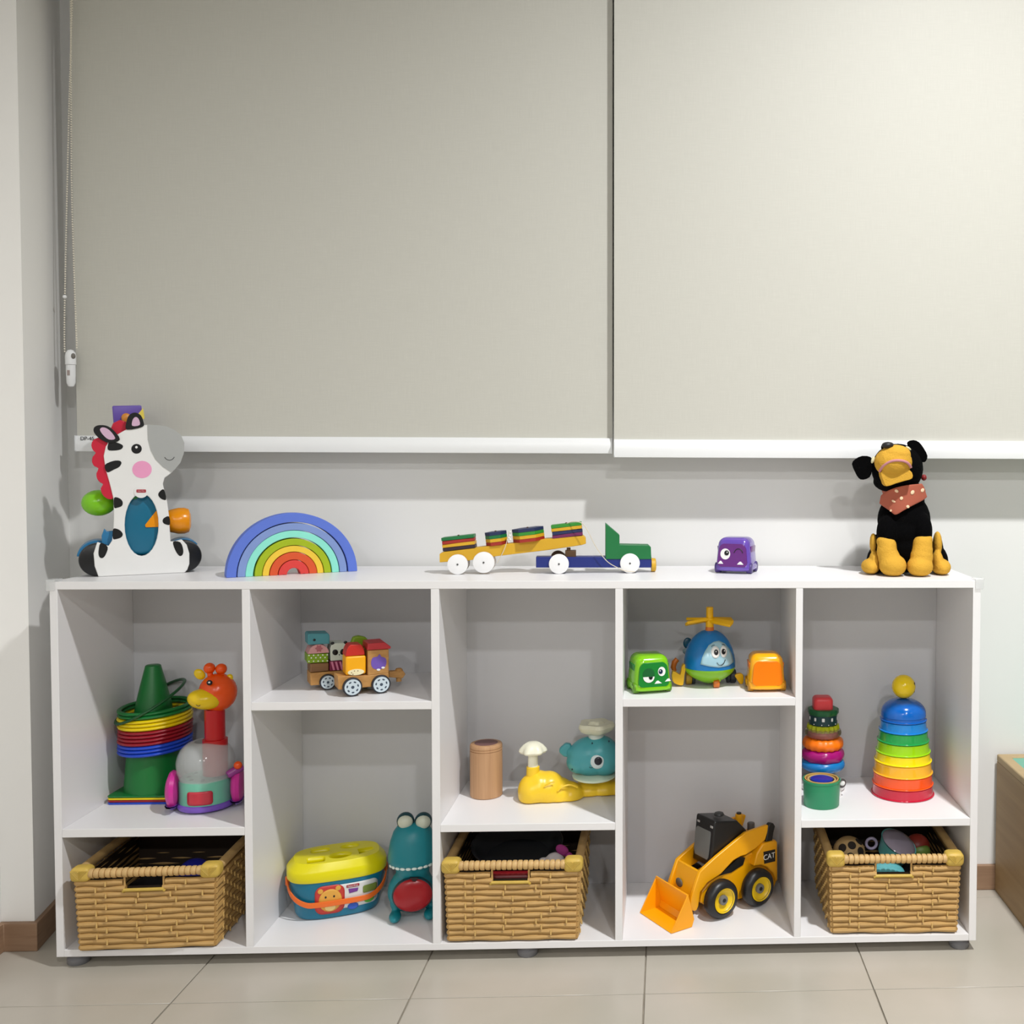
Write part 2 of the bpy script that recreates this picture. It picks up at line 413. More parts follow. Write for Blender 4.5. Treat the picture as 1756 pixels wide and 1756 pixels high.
# ------------------------------------------------------------------ bench at the right edge
m_ply = wood('birch_ply_brown', (150, 122, 84), (166, 138, 98), (1.5, 1.5, 26))
t = T('storage_bench', 'brown wooden play bench with a teal top at the right edge of the room', 'bench', 2.42, -.05, FZ)
zt = .327 - FZ
X0, X1, Y0, Y1 = 2.147 - 2.42, .273, -.33, .334 - .013 + .05
for nm, a in (('side_panel', (X0, X0 + .018, Y0, Y1, .0, zt - .018)), ('side_panel', (X1 - .018, X1, Y0, Y1, 0, zt - .018)), ('front_panel', (X0 + .018, X1 - .018, Y0, Y0 + .018, 0, zt - .018))):
    part(nm, slab(*a), m_ply, t, bev=.002)
g = G()
g.prism([(X0 + .0, Y0), (X1, Y0), (X1, Y1), (X0, Y1)], zt - .018, zt, holes=[rrect(X0 + .028, Y0 + .028, X1 - .028, Y1 - .028, .01)], m=Matrix(((1, 0, 0, 0), (0, 0, 1, 0), (0, 1, 0, 0), (0, 0, 0, 1))))
part('top_frame', g, wood('birch_edge', (170, 146, 106), (186, 160, 120), (8, 8, 8)), t, bev=.003)
part('teal_mat', slab(X0 + .0281, X1 - .0281, Y0 + .0281, Y1 - .0281, zt - .018, zt - .003), M('teal_vinyl', (110, 172, 150), .5), t, label='teal padded inlay')

#@@TOYS@@
# ------------------------------------------------------------------ colours
white = P_('white_plastic', (238, 238, 236), .3); black = P_('black_plastic', (14, 15, 18), .35)
H = H + .0003
# ------------------------------------------------------------------ zebra
t = T('zebra_toy', 'white and black zebra activity toy on wheels on the left end of the shelf unit', 'toy', .1385, .133, H, 28, crop=(100, 660, 5.0167))
body = [(345, 1652), (312, 1560), (303, 1450), (335, 1352), (385, 1372), (432, 1388), (462, 1340), (474, 1250), (478, 1120), (474, 980), (440, 840), (405, 720), (390, 610), (408, 530), (450, 470), (510, 425), (600, 375), (700, 347), (765, 343), (850, 345), (930, 356), (1000, 388), (1055, 430), (1084, 500), (1080, 590), (1050, 670), (1000, 730), (960, 768), (915, 800), (900, 850), (915, 920), (938, 1010), (952, 1120), (960, 1250), (966, 1350), (1010, 1345), (1062, 1330), (1105, 1375), (1128, 1450), (1128, 1540), (1110, 1590), (1088, 1628)]
hole = ov(717, 1205, 146, 268)
g = G(); g.prism(t.O(body, 0), 0, .014, holes=[t.O(hole, 0)])
part('body_panel', g, white, t, bev=.002, seg=3)
def dec(t, name, pts, mat, dy=-.0006, sm=0, par=None, th=.0012, dyp=None):
    g = G(); g.prism(t.O(pts, dy if dyp is None else dyp, sm), dy, dy + th); return part(name, g, mat, par or t)
grey = P_('muzzle_grey', (172, 174, 172), .4)
dec(t, 'muzzle', [(766, 344), (850, 345), (930, 356), (1000, 388), (1055, 430), (1084, 500), (1080, 590), (1050, 670), (1000, 730), (968, 750), (900, 706), (835, 640), (795, 565), (770, 470)], grey, -.0012, th=.013)
pink = P_('cheek_pink', (240, 160, 200), .5)
dec(t, 'cheek', ov(720, 728, 84, 74), pink)
e = dec(t, 'eye', ov(673, 550, 45, 42), black); dec(t, 'eye_highlight', ov(672, 536, 11), white, -.0012, par=e)
g = G(); g.tube([t.L(x, y, -.0014) for x, y in catmull([(915, 622), (930, 640), (957, 648), (982, 640), (998, 620)], 4, False)], .0006, 5); part('smile', g, black, t)
stripes = [[(440, 485), (500, 495), (548, 515), (556, 535), (535, 556), (480, 565), (425, 556)], [(400, 690), (470, 655), (525, 652), (543, 672), (525, 705), (480, 728), (420, 752)],
           [(480, 972), (525, 975), (553, 1005), (548, 1040), (510, 1056), (480, 1054)], [(472, 1240), (520, 1245), (553, 1278), (545, 1308), (505, 1325), (470, 1322)],
           [(908, 900), (870, 920), (860, 950), (885, 980), (928, 986)], [(952, 1132), (910, 1145), (897, 1170), (912, 1195), (960, 1202)],
           [(365, 1360), (346, 1430), (352, 1478), (378, 1490), (405, 1465), (425, 1395)], [(988, 1350), (1005, 1420), (1040, 1470), (1068, 1462), (1075, 1420), (1050, 1355)]]
for s_ in stripes: dec(t, 'stripe', s_, black, sm=3)
red = P_('mane_red', (206, 28, 58), .35)
mane = [(425, 470), (370, 450), (305, 470), (283, 520), (300, 565), (322, 585), (295, 620), (290, 665), (310, 700), (345, 718), (328, 760), (332, 805), (360, 840), (385, 855), (365, 890), (375, 935), (405, 970), (440, 985), (470, 975), (478, 900), (430, 700), (420, 560)]
g = G(); g.prism(t.O(mane, .003, 2), .004, .016); part('mane', g, red, t, bev=.002)
g = G(); g.prism(t.O([(505, 440), (450, 380), (470, 330), (530, 300), (590, 320), (620, 370), (560, 420)], .010), .012, .022); part('forelock', g, red, t, bev=.002)
inner = P_('ear_pink', (214, 178, 204), .5)
for (a, b) in (([(530, 470), (440, 500), (360, 465), (310, 415), (305, 372), (340, 348), (410, 350), (470, 385)], [(490, 460), (435, 470), (385, 430), (358, 385), (385, 365), (440, 390)]),
               ([(590, 385), (585, 320), (610, 260), (660, 238), (710, 262), (733, 320), (725, 360)], [(636, 352), (640, 300), (665, 276), (692, 295), (700, 345)])):
    g = G(); g.prism(t.O(a, -.002, 3), -.003, .009); ear = part('ear', g, black, t, bev=.001)
    g = G(); g.prism(t.O(b, -.0035, 3), -.0038, -.002); part('ear_inside', g, inner, ear)
# badge
bd = dec(t, 'badge', ov(712, 915, 62, 58), white, -.0022, th=.003)
dec(t, 'badge_label', rrect(672, 900, 754, 926, 6), P_('label_red', (170, 30, 50), .5), -.0030, par=bd)
text('badge_text', 'Fisher-Price', .0028, white, bd, Matrix.Translation(t.L(713, 913, -.0034)), .0001)
# tower and drum
teal = P_('deep_teal', (20, 108, 140), .3)
g = G(); c = t.L(717, 1205, .06); g.box((c.x, .065, t.L(717, 1180, .06).z), (.092, .1, .150), bev=.014); part('drum_body', g, teal, t)
c = t.L(717, 1205, .012)
g = G(); kx = t.k(717, 1205, .0); z1 = t.L(717, 1215, .02)
or_ = P_('toy_orange', (240, 150, 10), .25)
g = G(); g.prism(t.O([(745, 1205), (840, 1085), (875, 1070), (875, 1222), (752, 1226)], .014), .0125, .020); part('flap', g, or_, t, bev=.001)
dec(t, 'tunnel_leaf', [(612, 985), (650, 950), (710, 962), (660, 985)], P_('leaf_green', (60, 140, 70), .5), .0135)
lime = P_('lime_green', (124, 200, 20), .25)
g = G(); c = t.L(348, 1015, .05); k = t.k(348, 1015, .05); g.ell(c, (130 * k, .03, 112 * k)); part('side_knob', g, lime, t, label='lime green knob')
g = G(); a = t.L(960, 1172, .04); b = t.L(1130, 1172, .04); k = t.k(1050, 1170, .04)
g.lathe([(.0, 0), (88 * k, 0.0), (98 * k, .006), (112 * k, .022), (112 * k, .034), (100 * k, .043), (60 * k, .047), (0, .048)], (a.x - .004, .045, a.z), 24, Matrix.Rotation(R(90), 4, 'Y'))
part('side_knob', g, or_, t, label='orange yellow knob')
# box at the top
g = G(); a, b = t.L(470, 300, .075), t.L(720, 190, .075); g.box(((a.x + b.x) / 2, .085, (a.z + b.z) / 2 - .006), (b.x - a.x, .04, b.z - a.z + .016), rot=(0, -3, 0), bev=.003)
hop = part('ball_hopper', g, P_('hopper_purple', (102, 78, 170), .35), t)
g = G(); g.prism(t.O([(690, 245), (730, 200), (742, 290), (715, 300)], .062), .058, .066); part('hopper_flap', g, P_('flap_yellow', (236, 214, 90), .4), hop)
g = G(); c = t.L(585, 285, .06); g.ell((c.x, .061, c.z), (.010, .006, .011)); part('hopper_ball', g, P_('hop_orange', (214, 140, 50), .4), hop)
# wheels and fenders
for cx, cy, r, x0 in ((330, 1500, 140, 0), (1080, 1470, 134, 0)):
    c = t.L(cx + (10 if cx < 700 else -2), cy, .02); k = t.k(cx, cy, .02)
    for y in (.004, .098):
        g = G(); g.cyl((c.x, y, c.z), (c.x, y + .026, c.z), c.z - .0005, n=40, bev=.004); part('wheel', g, black, t)
    g = G(); pts = [(c.x + (c.z + .004) * math.cos(R(a)), c.z + (c.z + .004) * math.sin(R(a))) for a in range(20, 171, 10)] if cx < 700 else [(c.x + (c.z + .002) * math.cos(R(a)), c.z + (c.z + .002) * math.sin(R(a))) for a in range(40, 161, 10)]
    inn = [(c.x + (x - c.x) * .82, c.z + (z - c.z) * .82) for x, z in pts][::-1]
    g.prism(pts + inn, .032, .097); part('fender', g, P_('fender_blue', (44, 120, 168), .35), t, bev=.001)
g = G(); g.prism(t.O([(375, 1370), (372, 1300), (395, 1238), (420, 1262), (470, 1256), (468, 1385), (430, 1388)], .0155), .0155, .0315); part('fender_bracket', g, P_('fender_blue', (44, 120, 168), .35), t, bev=.001)
g = G(); g.box((c.x * .1, .064, .020), (.14, .06, .026), bev=.006); part('chassis', g, teal, t)

# ------------------------------------------------------------------ rainbow of seven nested arches
RA = [(.1435, .1225, (92, 120, 214), 'outermost royal blue', 0), (.1200, .1035, (128, 152, 208), 'second, greyish blue', -.0005), (.1026, .0865, (142, 232, 212), 'third, mint green', -.0012), (.0838, .0682, (164, 186, 10), 'fourth, olive green', -.0006),
      (.0668, .0530, (242, 202, 60), 'fifth, yellow', -.0008), (.0517, .0345, (220, 84, 38), 'sixth, orange red', -.0004), (.0332, .0148, (222, 62, 58), 'innermost red', 0)]
for ro, ri, c, nm, dx in RA:
    ro *= .968; ri *= .968
    t = T('rainbow_arch', nm + ' arch of the wooden rainbow on top of the shelf unit', 'toy', .4625 + dx, .130, H, 29, 'nested arches of the wooden rainbow')
    ol = [(ro * math.cos(R(a)), ro * math.sin(R(a))) for a in [i * 180 / 48 for i in range(49)]] + [(ri * math.cos(R(a)), ri * math.sin(R(a))) for a in [180 - i * 180 / 36 for i in range(37)]]
    g = G(); g.prism(ol, 0, .036); part('arch', g, M('arch_' + nm.split()[-1] + nm.split()[0], c, .6, var=.06, nscale=25), t, bev=.0012)

# ------------------------------------------------------------------ wooden truck with trailer
CR = (730, 870, 4.181)
wyel = M('painted_yellow', (214, 166, 32), .5, var=.08); wblu = M('painted_navy', (22, 40, 118), .45, var=.1); wgrn = M('painted_green', (18, 112, 58), .45, var=.08)
wred = M('painted_red', (160, 40, 28), .5); wpur = M('painted_purple', (110, 30, 84), .5); wdark = M('painted_dark', (46, 30, 44), .5); wlg = M('painted_leaf', (48, 140, 44), .5); wnavy = M('painted_darknavy', (28, 42, 84), .5)
wtw = M('wheel_white', (240, 240, 240), .4); nail = M('nail', (90, 90, 90), .4, metal=.6); brn = M('painted_brown', (84, 58, 30), .5)
def wheel(t, cx, cy, r, dy=0, w=.008, mat=None):
    c = t.L(cx, cy, dy); rr = r * t.k(cx, cy, dy); rr = min(rr, c.z) if c.z - rr < .002 else rr
    g = G(); g.cyl((c.x, dy, c.z), (c.x, dy + w, c.z), rr, n=40, bev=.0008); o_ = part('wheel', g, mat or wtw, t)
    g = G(); g.cyl((c.x, dy - .0012, c.z), (c.x, dy, c.z), .0022, n=10); part('axle_nail', g, nail, o_)
    return c, rr
tr = T('toy_trailer', 'yellow beam of a wooden toy trailer with four white wheels, resting on the toy truck', 'toy', .93, .135, H, 5, crop=CR)
g = G(); g.prism(tr.O([(97, 335), (125, 322), (370, 290), (600, 262), (860, 228), (1130, 205), (1148, 220), (1150, 262), (1120, 272), (880, 308), (510, 352), (300, 384), (97, 397)], 0), .006, .040); part('beam', g, wyel, tr, bev=.001)
for cx, cy, r in ((228, 410, 77), (415, 396, 76)):
    c, rr = wheel(tr, cx, cy, r, -.004)
    g = G(); g.cyl((c.x, .042, rr + .0005), (c.x, .05, rr + .0005), rr, n=32, bev=.0008); part('wheel', g, wtw, tr)
    g = G(); g.cyl((c.x, .003, c.z), (c.x, .044, c.z), .003, n=10); part('axle', g, brn, tr)
for cx, cy in ((395, 245), (600, 222), (605, 195), (880, 175)):
    pass
tk = T('toy_truck', 'wooden toy truck with green cab, navy chassis and white wheels, in front of the blinds', 'toy', 1.14, .145, H, 5, crop=CR)
g = G(); g.prism(tk.O([(790, 358), (1620, 356), (1618, 434), (790, 434)], 0), .004, .042); part('chassis', g, wblu, tk, bev=.001)
g = G(); g.prism(tk.O([(1290, 115), (1390, 200), (1390, 268), (1600, 272), (1615, 285), (1618, 372), (1290, 372)], .002), .002, .044); part('cab', g, wgrn, tk, bev=.0012)
c = tk.L(1618, 410, .02); k = tk.k(1618, 400, .02)
g = G(); g.lathe([(0, 0), (52 * k, 0), (50 * k, .022), (40 * k, .026), (0, .027)], (c.x, .023, c.z - .001), 20, Matrix.Rotation(R(90), 4, 'Y'), sx=.95); 
for v in g.b.verts: v.co.x = c.x + min(v.co.x - c.x, .027) * .42
part('bumper', g, wyel, tk)
g = G(); g.prism(tk.O([(1000, 312), (1078, 312), (1078, 358), (1000, 358)], .008), .008, .038); part('hitch_block', g, brn, tk, bev=.001)
a = tk.L(1025, 312, .022); b = tk.L(1025, 289, .022)
g = G(); g.cyl((a.x, .022, a.z - .002), (b.x, .022, b.z), .0045, n=14); part('hitch_pin', g, brn, tk)
for cx, cy, r in ((955, 407, 73), (1465, 402, 73)):
    c, rr = wheel(tk, cx, cy, r, -.006)
    g = G(); g.cyl((c.x, .046, rr + .0005), (c.x, .054, rr + .0005), rr, n=32, bev=.0008); part('wheel', g, wtw, tk)
    g = G(); g.cyl((c.x, .002, c.z), (c.x, .047, c.z), .003, n=10); part('axle', g, brn, tk)
g = G(); c = tk.L(948, 345, .036); g.cyl((c.x, .043, c.z - .006), (c.x, .0455, c.z - .006), .017, n=30); part('mudguard', g, brn, tk)
# string
g = G(); g.tube(catmull([tuple(tk.L(x, y, d)) for x, y, d in ((985, 135, .02), (1030, 108, .012), (1080, 103, .0), (1120, 115, -.006), (1160, 165, -.008), (1210, 265, -.008), (1260, 340, -.008), (1310, 395, -.008), (1370, 430, -.009), (1430, 455, -.010), (1500, 462, -.010))], 6, False), .0009, 6)
st = part('pull_string', g, M('cotton_string', (214, 204, 184), .9), tk)
g = G(); g.tube(catmull([tuple(tr.L(x, y, -.0075)) for x, y in ((600, 170), (592, 200), (575, 270), (555, 320), (520, 385), (512, 400))], 6, False), .0009, 6); part('tie_string', g, MATS['cotton_string'], tr)
g = G()
for x, y in ((604, 178), (604, 204), (606, 232), (598, 218)): g.ell(tr.L(x, y, .004), .0032, n=8, m=6)
part('string_knot', g, white, tr)
tilt = math.atan2(tr.L(1100, 212, .02).z - tr.L(150, 325, .02).z, tr.L(1100, 212, .02).x - tr.L(150, 325, .02).x)
def tiles(x0, x1, ytop, ybot, cols, shape, where, grp):
    """loose painted tiles stacked on a peg of the trailer"""
    cx = (x0 + x1) / 2; a = tr.L(x0, ybot, .004); b = tr.L(x1, ybot, .004); w = (b - a).length * .985
    base = tr.L(cx, 0, .022)
    # beam top height under the stack centre
    p1, p2 = tr.L(125, 322, .006), tr.L(1130, 205, .006); bx = tr.L(cx, ybot, .022).x
    zb = p1.z + (p2.z - p1.z) * (bx - p1.x) / (p2.x - p1.x) + .0016
    ht = (tr.L(cx, ytop, .004).z - tr.L(cx, ybot, .004).z); n = len(cols); th = min(ht / n, .0078)
    for i, (mt, cn) in enumerate(cols):
        q = (i + .0) * th; ps = ['lowest', 'second from bottom', 'third from bottom', 'topmost'][i]
        lp = Vector((bx, .023, zb)) + Vector((-math.sin(tilt), 0, math.cos(tilt))) * q
        wp = tr.m @ lp
        tt = T(('square' if shape == 4 else 'hexagonal') + '_tile', '%s %s tile, %s in the %s stack on the toy trailer' % (cn, 'square' if shape == 4 else 'hexagonal', ps, where), 'toy block', *wp, 5, grp)
        tt.e.rotation_euler = (0, -tilt, R(5 + random.uniform(-3, 3)))
        g = G()
        if shape == 4: g.box((0, 0, th / 2), (w, .036, th * .94), bev=.0006, seg=1)
        else: g.cyl((0, 0, .03 * th), (0, 0, .97 * th), w / 2, n=6)
        part('tile', g, mt, tt)
        if i == n - 1:
            g = G(); g.cyl((0, 0, th * .9), (0, 0, th * 1.25), .0022, n=10); 
            part('peg_tip', g, brn, tt)
tiles(128, 366, 222, 326, [(wdark, 'dark purple'), (wyel, 'yellow'), (wred, 'red'), (wgrn, 'green')], 4, 'rearmost', 'square tiles in the rearmost trailer stack')
tiles(432, 592, 190, 290, [(wred, 'red'), (wyel, 'yellow'), (wgrn, 'green'), (wnavy, 'navy')], 6, 'second', 'hexagonal tiles in the second trailer stack')
tiles(625, 858, 155, 258, [(wred, 'red'), (wyel, 'yellow'), (wlg, 'leaf green'), (wnavy, 'navy')], 6, 'third', 'hexagonal tiles in the third trailer stack')
tiles(908, 1130, 130, 232, [(wpur, 'purple'), (wnavy, 'dark navy'), (wyel, 'yellow'), (wlg, 'leaf green')], 4, 'frontmost', 'square tiles in the frontmost trailer stack')

# ------------------------------------------------------------------ toy buses
def bus(label, x, y, z, a, body, panel, face=None, w=.083, h=.086, d=.086):
    t = T('toy_bus', label, 'toy bus', x, y, z, a, 'rounded plastic toy buses')
    mb, mp = body, panel
    g = G(); g.box((0, 0, h * .54), (w, d, h * .90), bev=.017, taper=(.86, .86), seg=6); bo = part('body', g, mb, t)
    # bumper skirt
    g = G(); g.lathe([(.94, .006), (1.03, .009), (1.04, .016), (1.0, .021)], (0, 0, 0), 48, sx=w / 2, sy=d / 2, pw=5); part('skirt', g, mb, t)
    # front panel follows the slanting front
    sl = math.atan2(d * .07, h * .90)
    m = Matrix.Translation((0, -d / 2 - .0003, .012)) @ Matrix.Rotation(-sl, 4, 'X')
    pw, ph = w * .80, h * .66
    pan = [(x_, z_) for x_, z_ in rrect(-pw / 2, .004, pw / 2, ph, .011, 5)]
    pan = [(x_ * (1.06 - .16 * (z_ / ph)), z_ + .004 * math.cos(x_ / pw * 3.1) * (z_ / ph)) for x_, z_ in pan]
    g = G(); g.prism(pan, -.0022, .006, m=m); fp = part('windscreen', g, mp, t, bev=.001)
    def D(nm, ol, mat, dy=-.0028, par=fp, th=.001): 
        g = G(); g.prism([(u_ * w / 2, v_ * h) for u_, v_ in ol], dy, dy + th, m=m); return part(nm, g, mat, par)
    if face == 'purple':
        e = D('eye', ov(-.38, .40, .27, .15), white); D('pupil', ov(-.30, .43, .13, .07), black, -.0036); D('eye_highlight', ov(-.27, .45, .03, .016), white, -.0042)
        D('tooth', [(-.78, .13), (-.66, .21), (-.60, .21), (-.48, .13)], white); D('tooth', [(.28, .12), (.42, .20), (.50, .20), (.64, .12)], white)
        g = G(); g.tube([m @ Vector((u_ * w / 2, -.0026, v_ * h)) for u_, v_ in catmull([(.1, .44), (.2, .52), (.35, .55), (.5, .52), (.58, .44)], 4, False)], .0009, 5); part('eyelid', g, black, fp)
    if face == 'green':
        dg = P_('bus_face_dark', (16, 96, 44), .35)
        D('eyelid', ov(-.28, .38, .32, .16), dg); D('eye', ov(-.28, .32, .30, .15, n=28, a0=180, a1=360), white, -.0034); D('pupil', ov(-.18, .32, .11, .075, a0=180, a1=360), black, -.0040)
        D('eye', ov(.42, .44, .20, .12), white); D('pupil', ov(.36, .44, .11, .062), P_('iris_navy', (16, 40, 70), .3), -.0036); D('eye_highlight', ov(.33, .46, .03, .016), white, -.0042)
        D('tooth', [(.02, .13), (.14, .20), (.22, .21), (.42, .135)], white); D('tooth', [(.58, .17), (.72, .24), (.82, .25), (.9, .18)], white)
    for sx in (-1, 1):
        for sy in (-1, 1):
            g = G(); g.cyl((sx * w * .36, sy * d * .30, .0125), (sx * (w / 2 + .001), sy * d * .30, .0125), .0122, n=24, bev=.002); part('wheel', g, M(mb.name + '_wheel', tuple(int(c * .7) for c in body_rgb[mb.name]), .4), t)
    for sx in (-1, 1):
        g = G(); g.box((sx * w * .44, 0, h * .6), (.004, d * .55, h * .3), rot=(0, sx * 4, 0), bev=.0015); part('side_window', g, mp, t)
    return t
body_rgb = {'bus_purple': (104, 76, 172), 'bus_lime': (130, 200, 16), 'bus_orange': (255, 176, 10)}
bm_ = {k: P_(k, v, .18, coat=.5) for k, v in body_rgb.items()}
bus('purple plastic toy bus with one round eye, alone on top of the shelf unit', 1.470, .168, H, -18, bm_['bus_purple'], P_('bus_purple_face', (98, 34, 120), .2), 'purple', .086, .084, .082)
bus('lime green plastic toy bus with sleepy monster face, left of the toy helicopter', 1.2665, .086, .5505, 16, bm_['bus_lime'], P_('bus_green_face', (26, 128, 48), .2), 'green', .086, .085, .088)
bus('orange yellow plastic toy bus without a face, right of the toy helicopter', 1.532, .092, .5505, 2, bm_['bus_orange'], P_('bus_orange_face', (238, 124, 4), .2), None, .084, .085, .084)

# ------------------------------------------------------------------ plush dog
t = T('plush_dog', 'black and tan plush dog with a rust bandana sitting on top of the shelf unit', 'stuffed animal', 1.860, .15, H, -4, crop=(1440, 740, 6.272))
fur = M('black_fur', (5, 5, 6), .95, bump=.5, nscale=30, ior=1.15); tan = M('tan_fur', (208, 160, 60), .95, bump=.6, nscale=30, var=.12, ior=1.2)
K = t.k(690, 1000, 0)
def E(g, cx, cy, dy, rx, ry, rd, rot=None): g.ell(t.L(cx, cy, dy), (rx * K, rd, ry * K), rot, 20, 12)
g = G(); E(g, 690, 1230, .0, 290, 300, .062); E(g, 690, 950, -.005, 285, 300, .055); E(g, 700, 700, 0, 215, 200, .045)
E(g, 400, 1400, .02, 110, 170, .05); E(g, 1060, 1400, .02, 100, 170, .05); E(g, 390, 1300, .035, 60, 200, .035); E(g, 1050, 1300, .035, 60, 200, .035)
E(g, 505, 1090, -.040, 108, 200, .034); E(g, 880, 1075, -.040, 112, 205, .034); E(g, 690, 1090, -.030, 220, 190, .034)
for v in g.b.verts: v.co.z = max(v.co.z, .0015)
body = part('body', g, fur, t, remesh=.0028, smooth_it=6, disp=(.0012, .004))
g = G(); E(g, 618, 400, -.015, 275, 268, .062); E(g, 600, 540, -.005, 240, 120, .05); E(g, 520, 170, -.045, 75, 60, .02)
head = part('head', g, fur, t, remesh=.0028, smooth_it=6, disp=(.0012, .004))
g = G(); E(g, 575, 330, -.066, 198, 160, .038); E(g, 600, 250, -.070, 160, 105, .030); E(g, 510, 300, -.070, 110, 120, .028); E(g, 650, 300, -.070, 110, 125, .028)
muz = part('muzzle', g, tan, head, remesh=.0022, smooth_it=5, disp=(.001, .004))
g = G(); g.prism(t.O([(440, 440), (500, 400), (570, 370), (650, 355), (710, 385), (775, 440), (778, 505), (700, 530), (600, 560), (500, 590), (465, 530)], -.085, 2), -.088, -.05); part('jaw', g, tan, head, bev=.008, seg=4)
g = G(); g.tube([t.L(x, y, d) for x, y, d in catmull([(428, 430, -.082), (470, 370, -.093), (540, 325, -.101), (620, 310, -.104), (700, 322, -.101), (745, 352, -.094), (765, 385, -.086)], 4, False)], .0030, 8, flat=(1, 1)); part('mouth', g, M('mouth_pink', (196, 134, 140), .8), head)
g = G(); E(g, 515, 148, -.080, 62, 36, .012); part('nose', g, M('nose_black', (24, 22, 26), .5), head)
g = G(); g.prism(t.O([(330, 275), (245, 262), (165, 300), (135, 350), (165, 430), (205, 500), (250, 518), (320, 490), (345, 420), (350, 330)], -.02, 2), -.026, -.010); part('ear', g, fur, head, bev=.006, seg=3)
g = G(); g.prism(t.O([(735, 110), (790, 92), (850, 115), (900, 180), (940, 260), (925, 315), (890, 330), (820, 270), (760, 200), (735, 150)], -.02, 2), -.026, -.010); part('ear', g, fur, head, bev=.006, seg=3)
g = G(); E(g, 357, 305, -.062, 18, 38, .004, (0, 18, 0)); part('eye', g, M('eye_cream', (210, 206, 170), .3), head)
g = G(); E(g, 738, 180, -.062, 34, 14, .004, (0, 35, 0)); part('eye', g, M('eye_cream', (210, 206, 170), .3), head)
def leg(n, es):
    g = G()
    for e_ in es: E(g, *e_)
    for v in g.b.verts: v.co.z = max(v.co.z, .0008)
    return part(n, g, tan, t, remesh=.0022, smooth_it=14, disp=(.001, .004))
leg('front_leg', [(508, 1230, -.058, 102, 100, .024), (508, 1290, -.060, 108, 120, .025), (530, 1360, -.062, 116, 120, .027), (570, 1440, -.068, 145, 120, .034), (490, 1180, -.055, 95, 60, .022)])
leg('front_leg', [(890, 1210, -.058, 104, 110, .024), (888, 1280, -.060, 110, 130, .025), (880, 1350, -.062, 120, 130, .027), (862, 1450, -.068, 138, 112, .034), (905, 1160, -.055, 95, 60, .022)])
leg('hind_leg', [(330, 1450, -.030, 98, 82, .040), (375, 1400, -.03, 60, 120, .028), (360, 1200, -.012, 38, 110, .02)])
leg('hind_leg', [(1090, 1455, -.030, 100, 88, .040), (1050, 1400, -.03, 60, 120, .028), (1050, 1210, -.012, 48, 140, .022)])
# bandana: a band round the neck with a triangular flap
ban = M('bandana_rust', (168, 88, 66), .8, var=.1, bump=.15)
def bs(x, y):   # surface of bandana
    u_ = (x - 690) / 255.0; return t.L(x, y, -.066 + .030 * u_ * u_)
rows = []
top = catmull([(442, 690), (480, 655), (560, 615), (660, 585), (760, 570), (850, 562), (885, 560), (905, 600)], 3, False)
bot = catmull([(425, 775), (480, 815), (545, 860), (600, 900), (690, 850), (790, 795), (880, 750), (942, 705)], 3, False)
for q in range(7):
    rows.append([bs(a[0] + (b[0] - a[0]) * q / 6, a[1] + (b[1] - a[1]) * q / 6) for a, b in zip(top, bot)])
g = G(); g.strip(rows); bn = part('bandana', g, ban, t, solid=.002, sub=1)
c = t.L(690, 640, 0)
g = G(); g.lathe([(.046, -.014), (.050, -.006), (.050, .006), (.046, .014)], (c.x, .004, c.z), 32, Matrix.Rotation(R(7), 4, 'Y') @ Matrix.Rotation(R(-8), 4, 'X')); part('neck_band', g, ban, bn)
for x, y, w_, h_ in ((610, 640, 30, 22), (782, 655, 26, 34), (890, 632, 24, 30), (662, 718, 24, 26), (578, 750, 30, 16), (732, 808, 24, 22), (548, 850, 16, 16)):
    g = G(); g.decal(ov(x, y, w_ * .75, h_ * .75, 30, n=12), lambda a, b: bs(a, b) + Vector((0, -.0016, 0)), 2); part('printed_leaf', g, M('print_cream', (240, 206, 170), .8), bn, solid=.0005)
g = G(); E(g, 905, 495, .01, 30, 34, .008); part('collar_tab', g, M('tab_red', (130, 24, 26), .6), t)
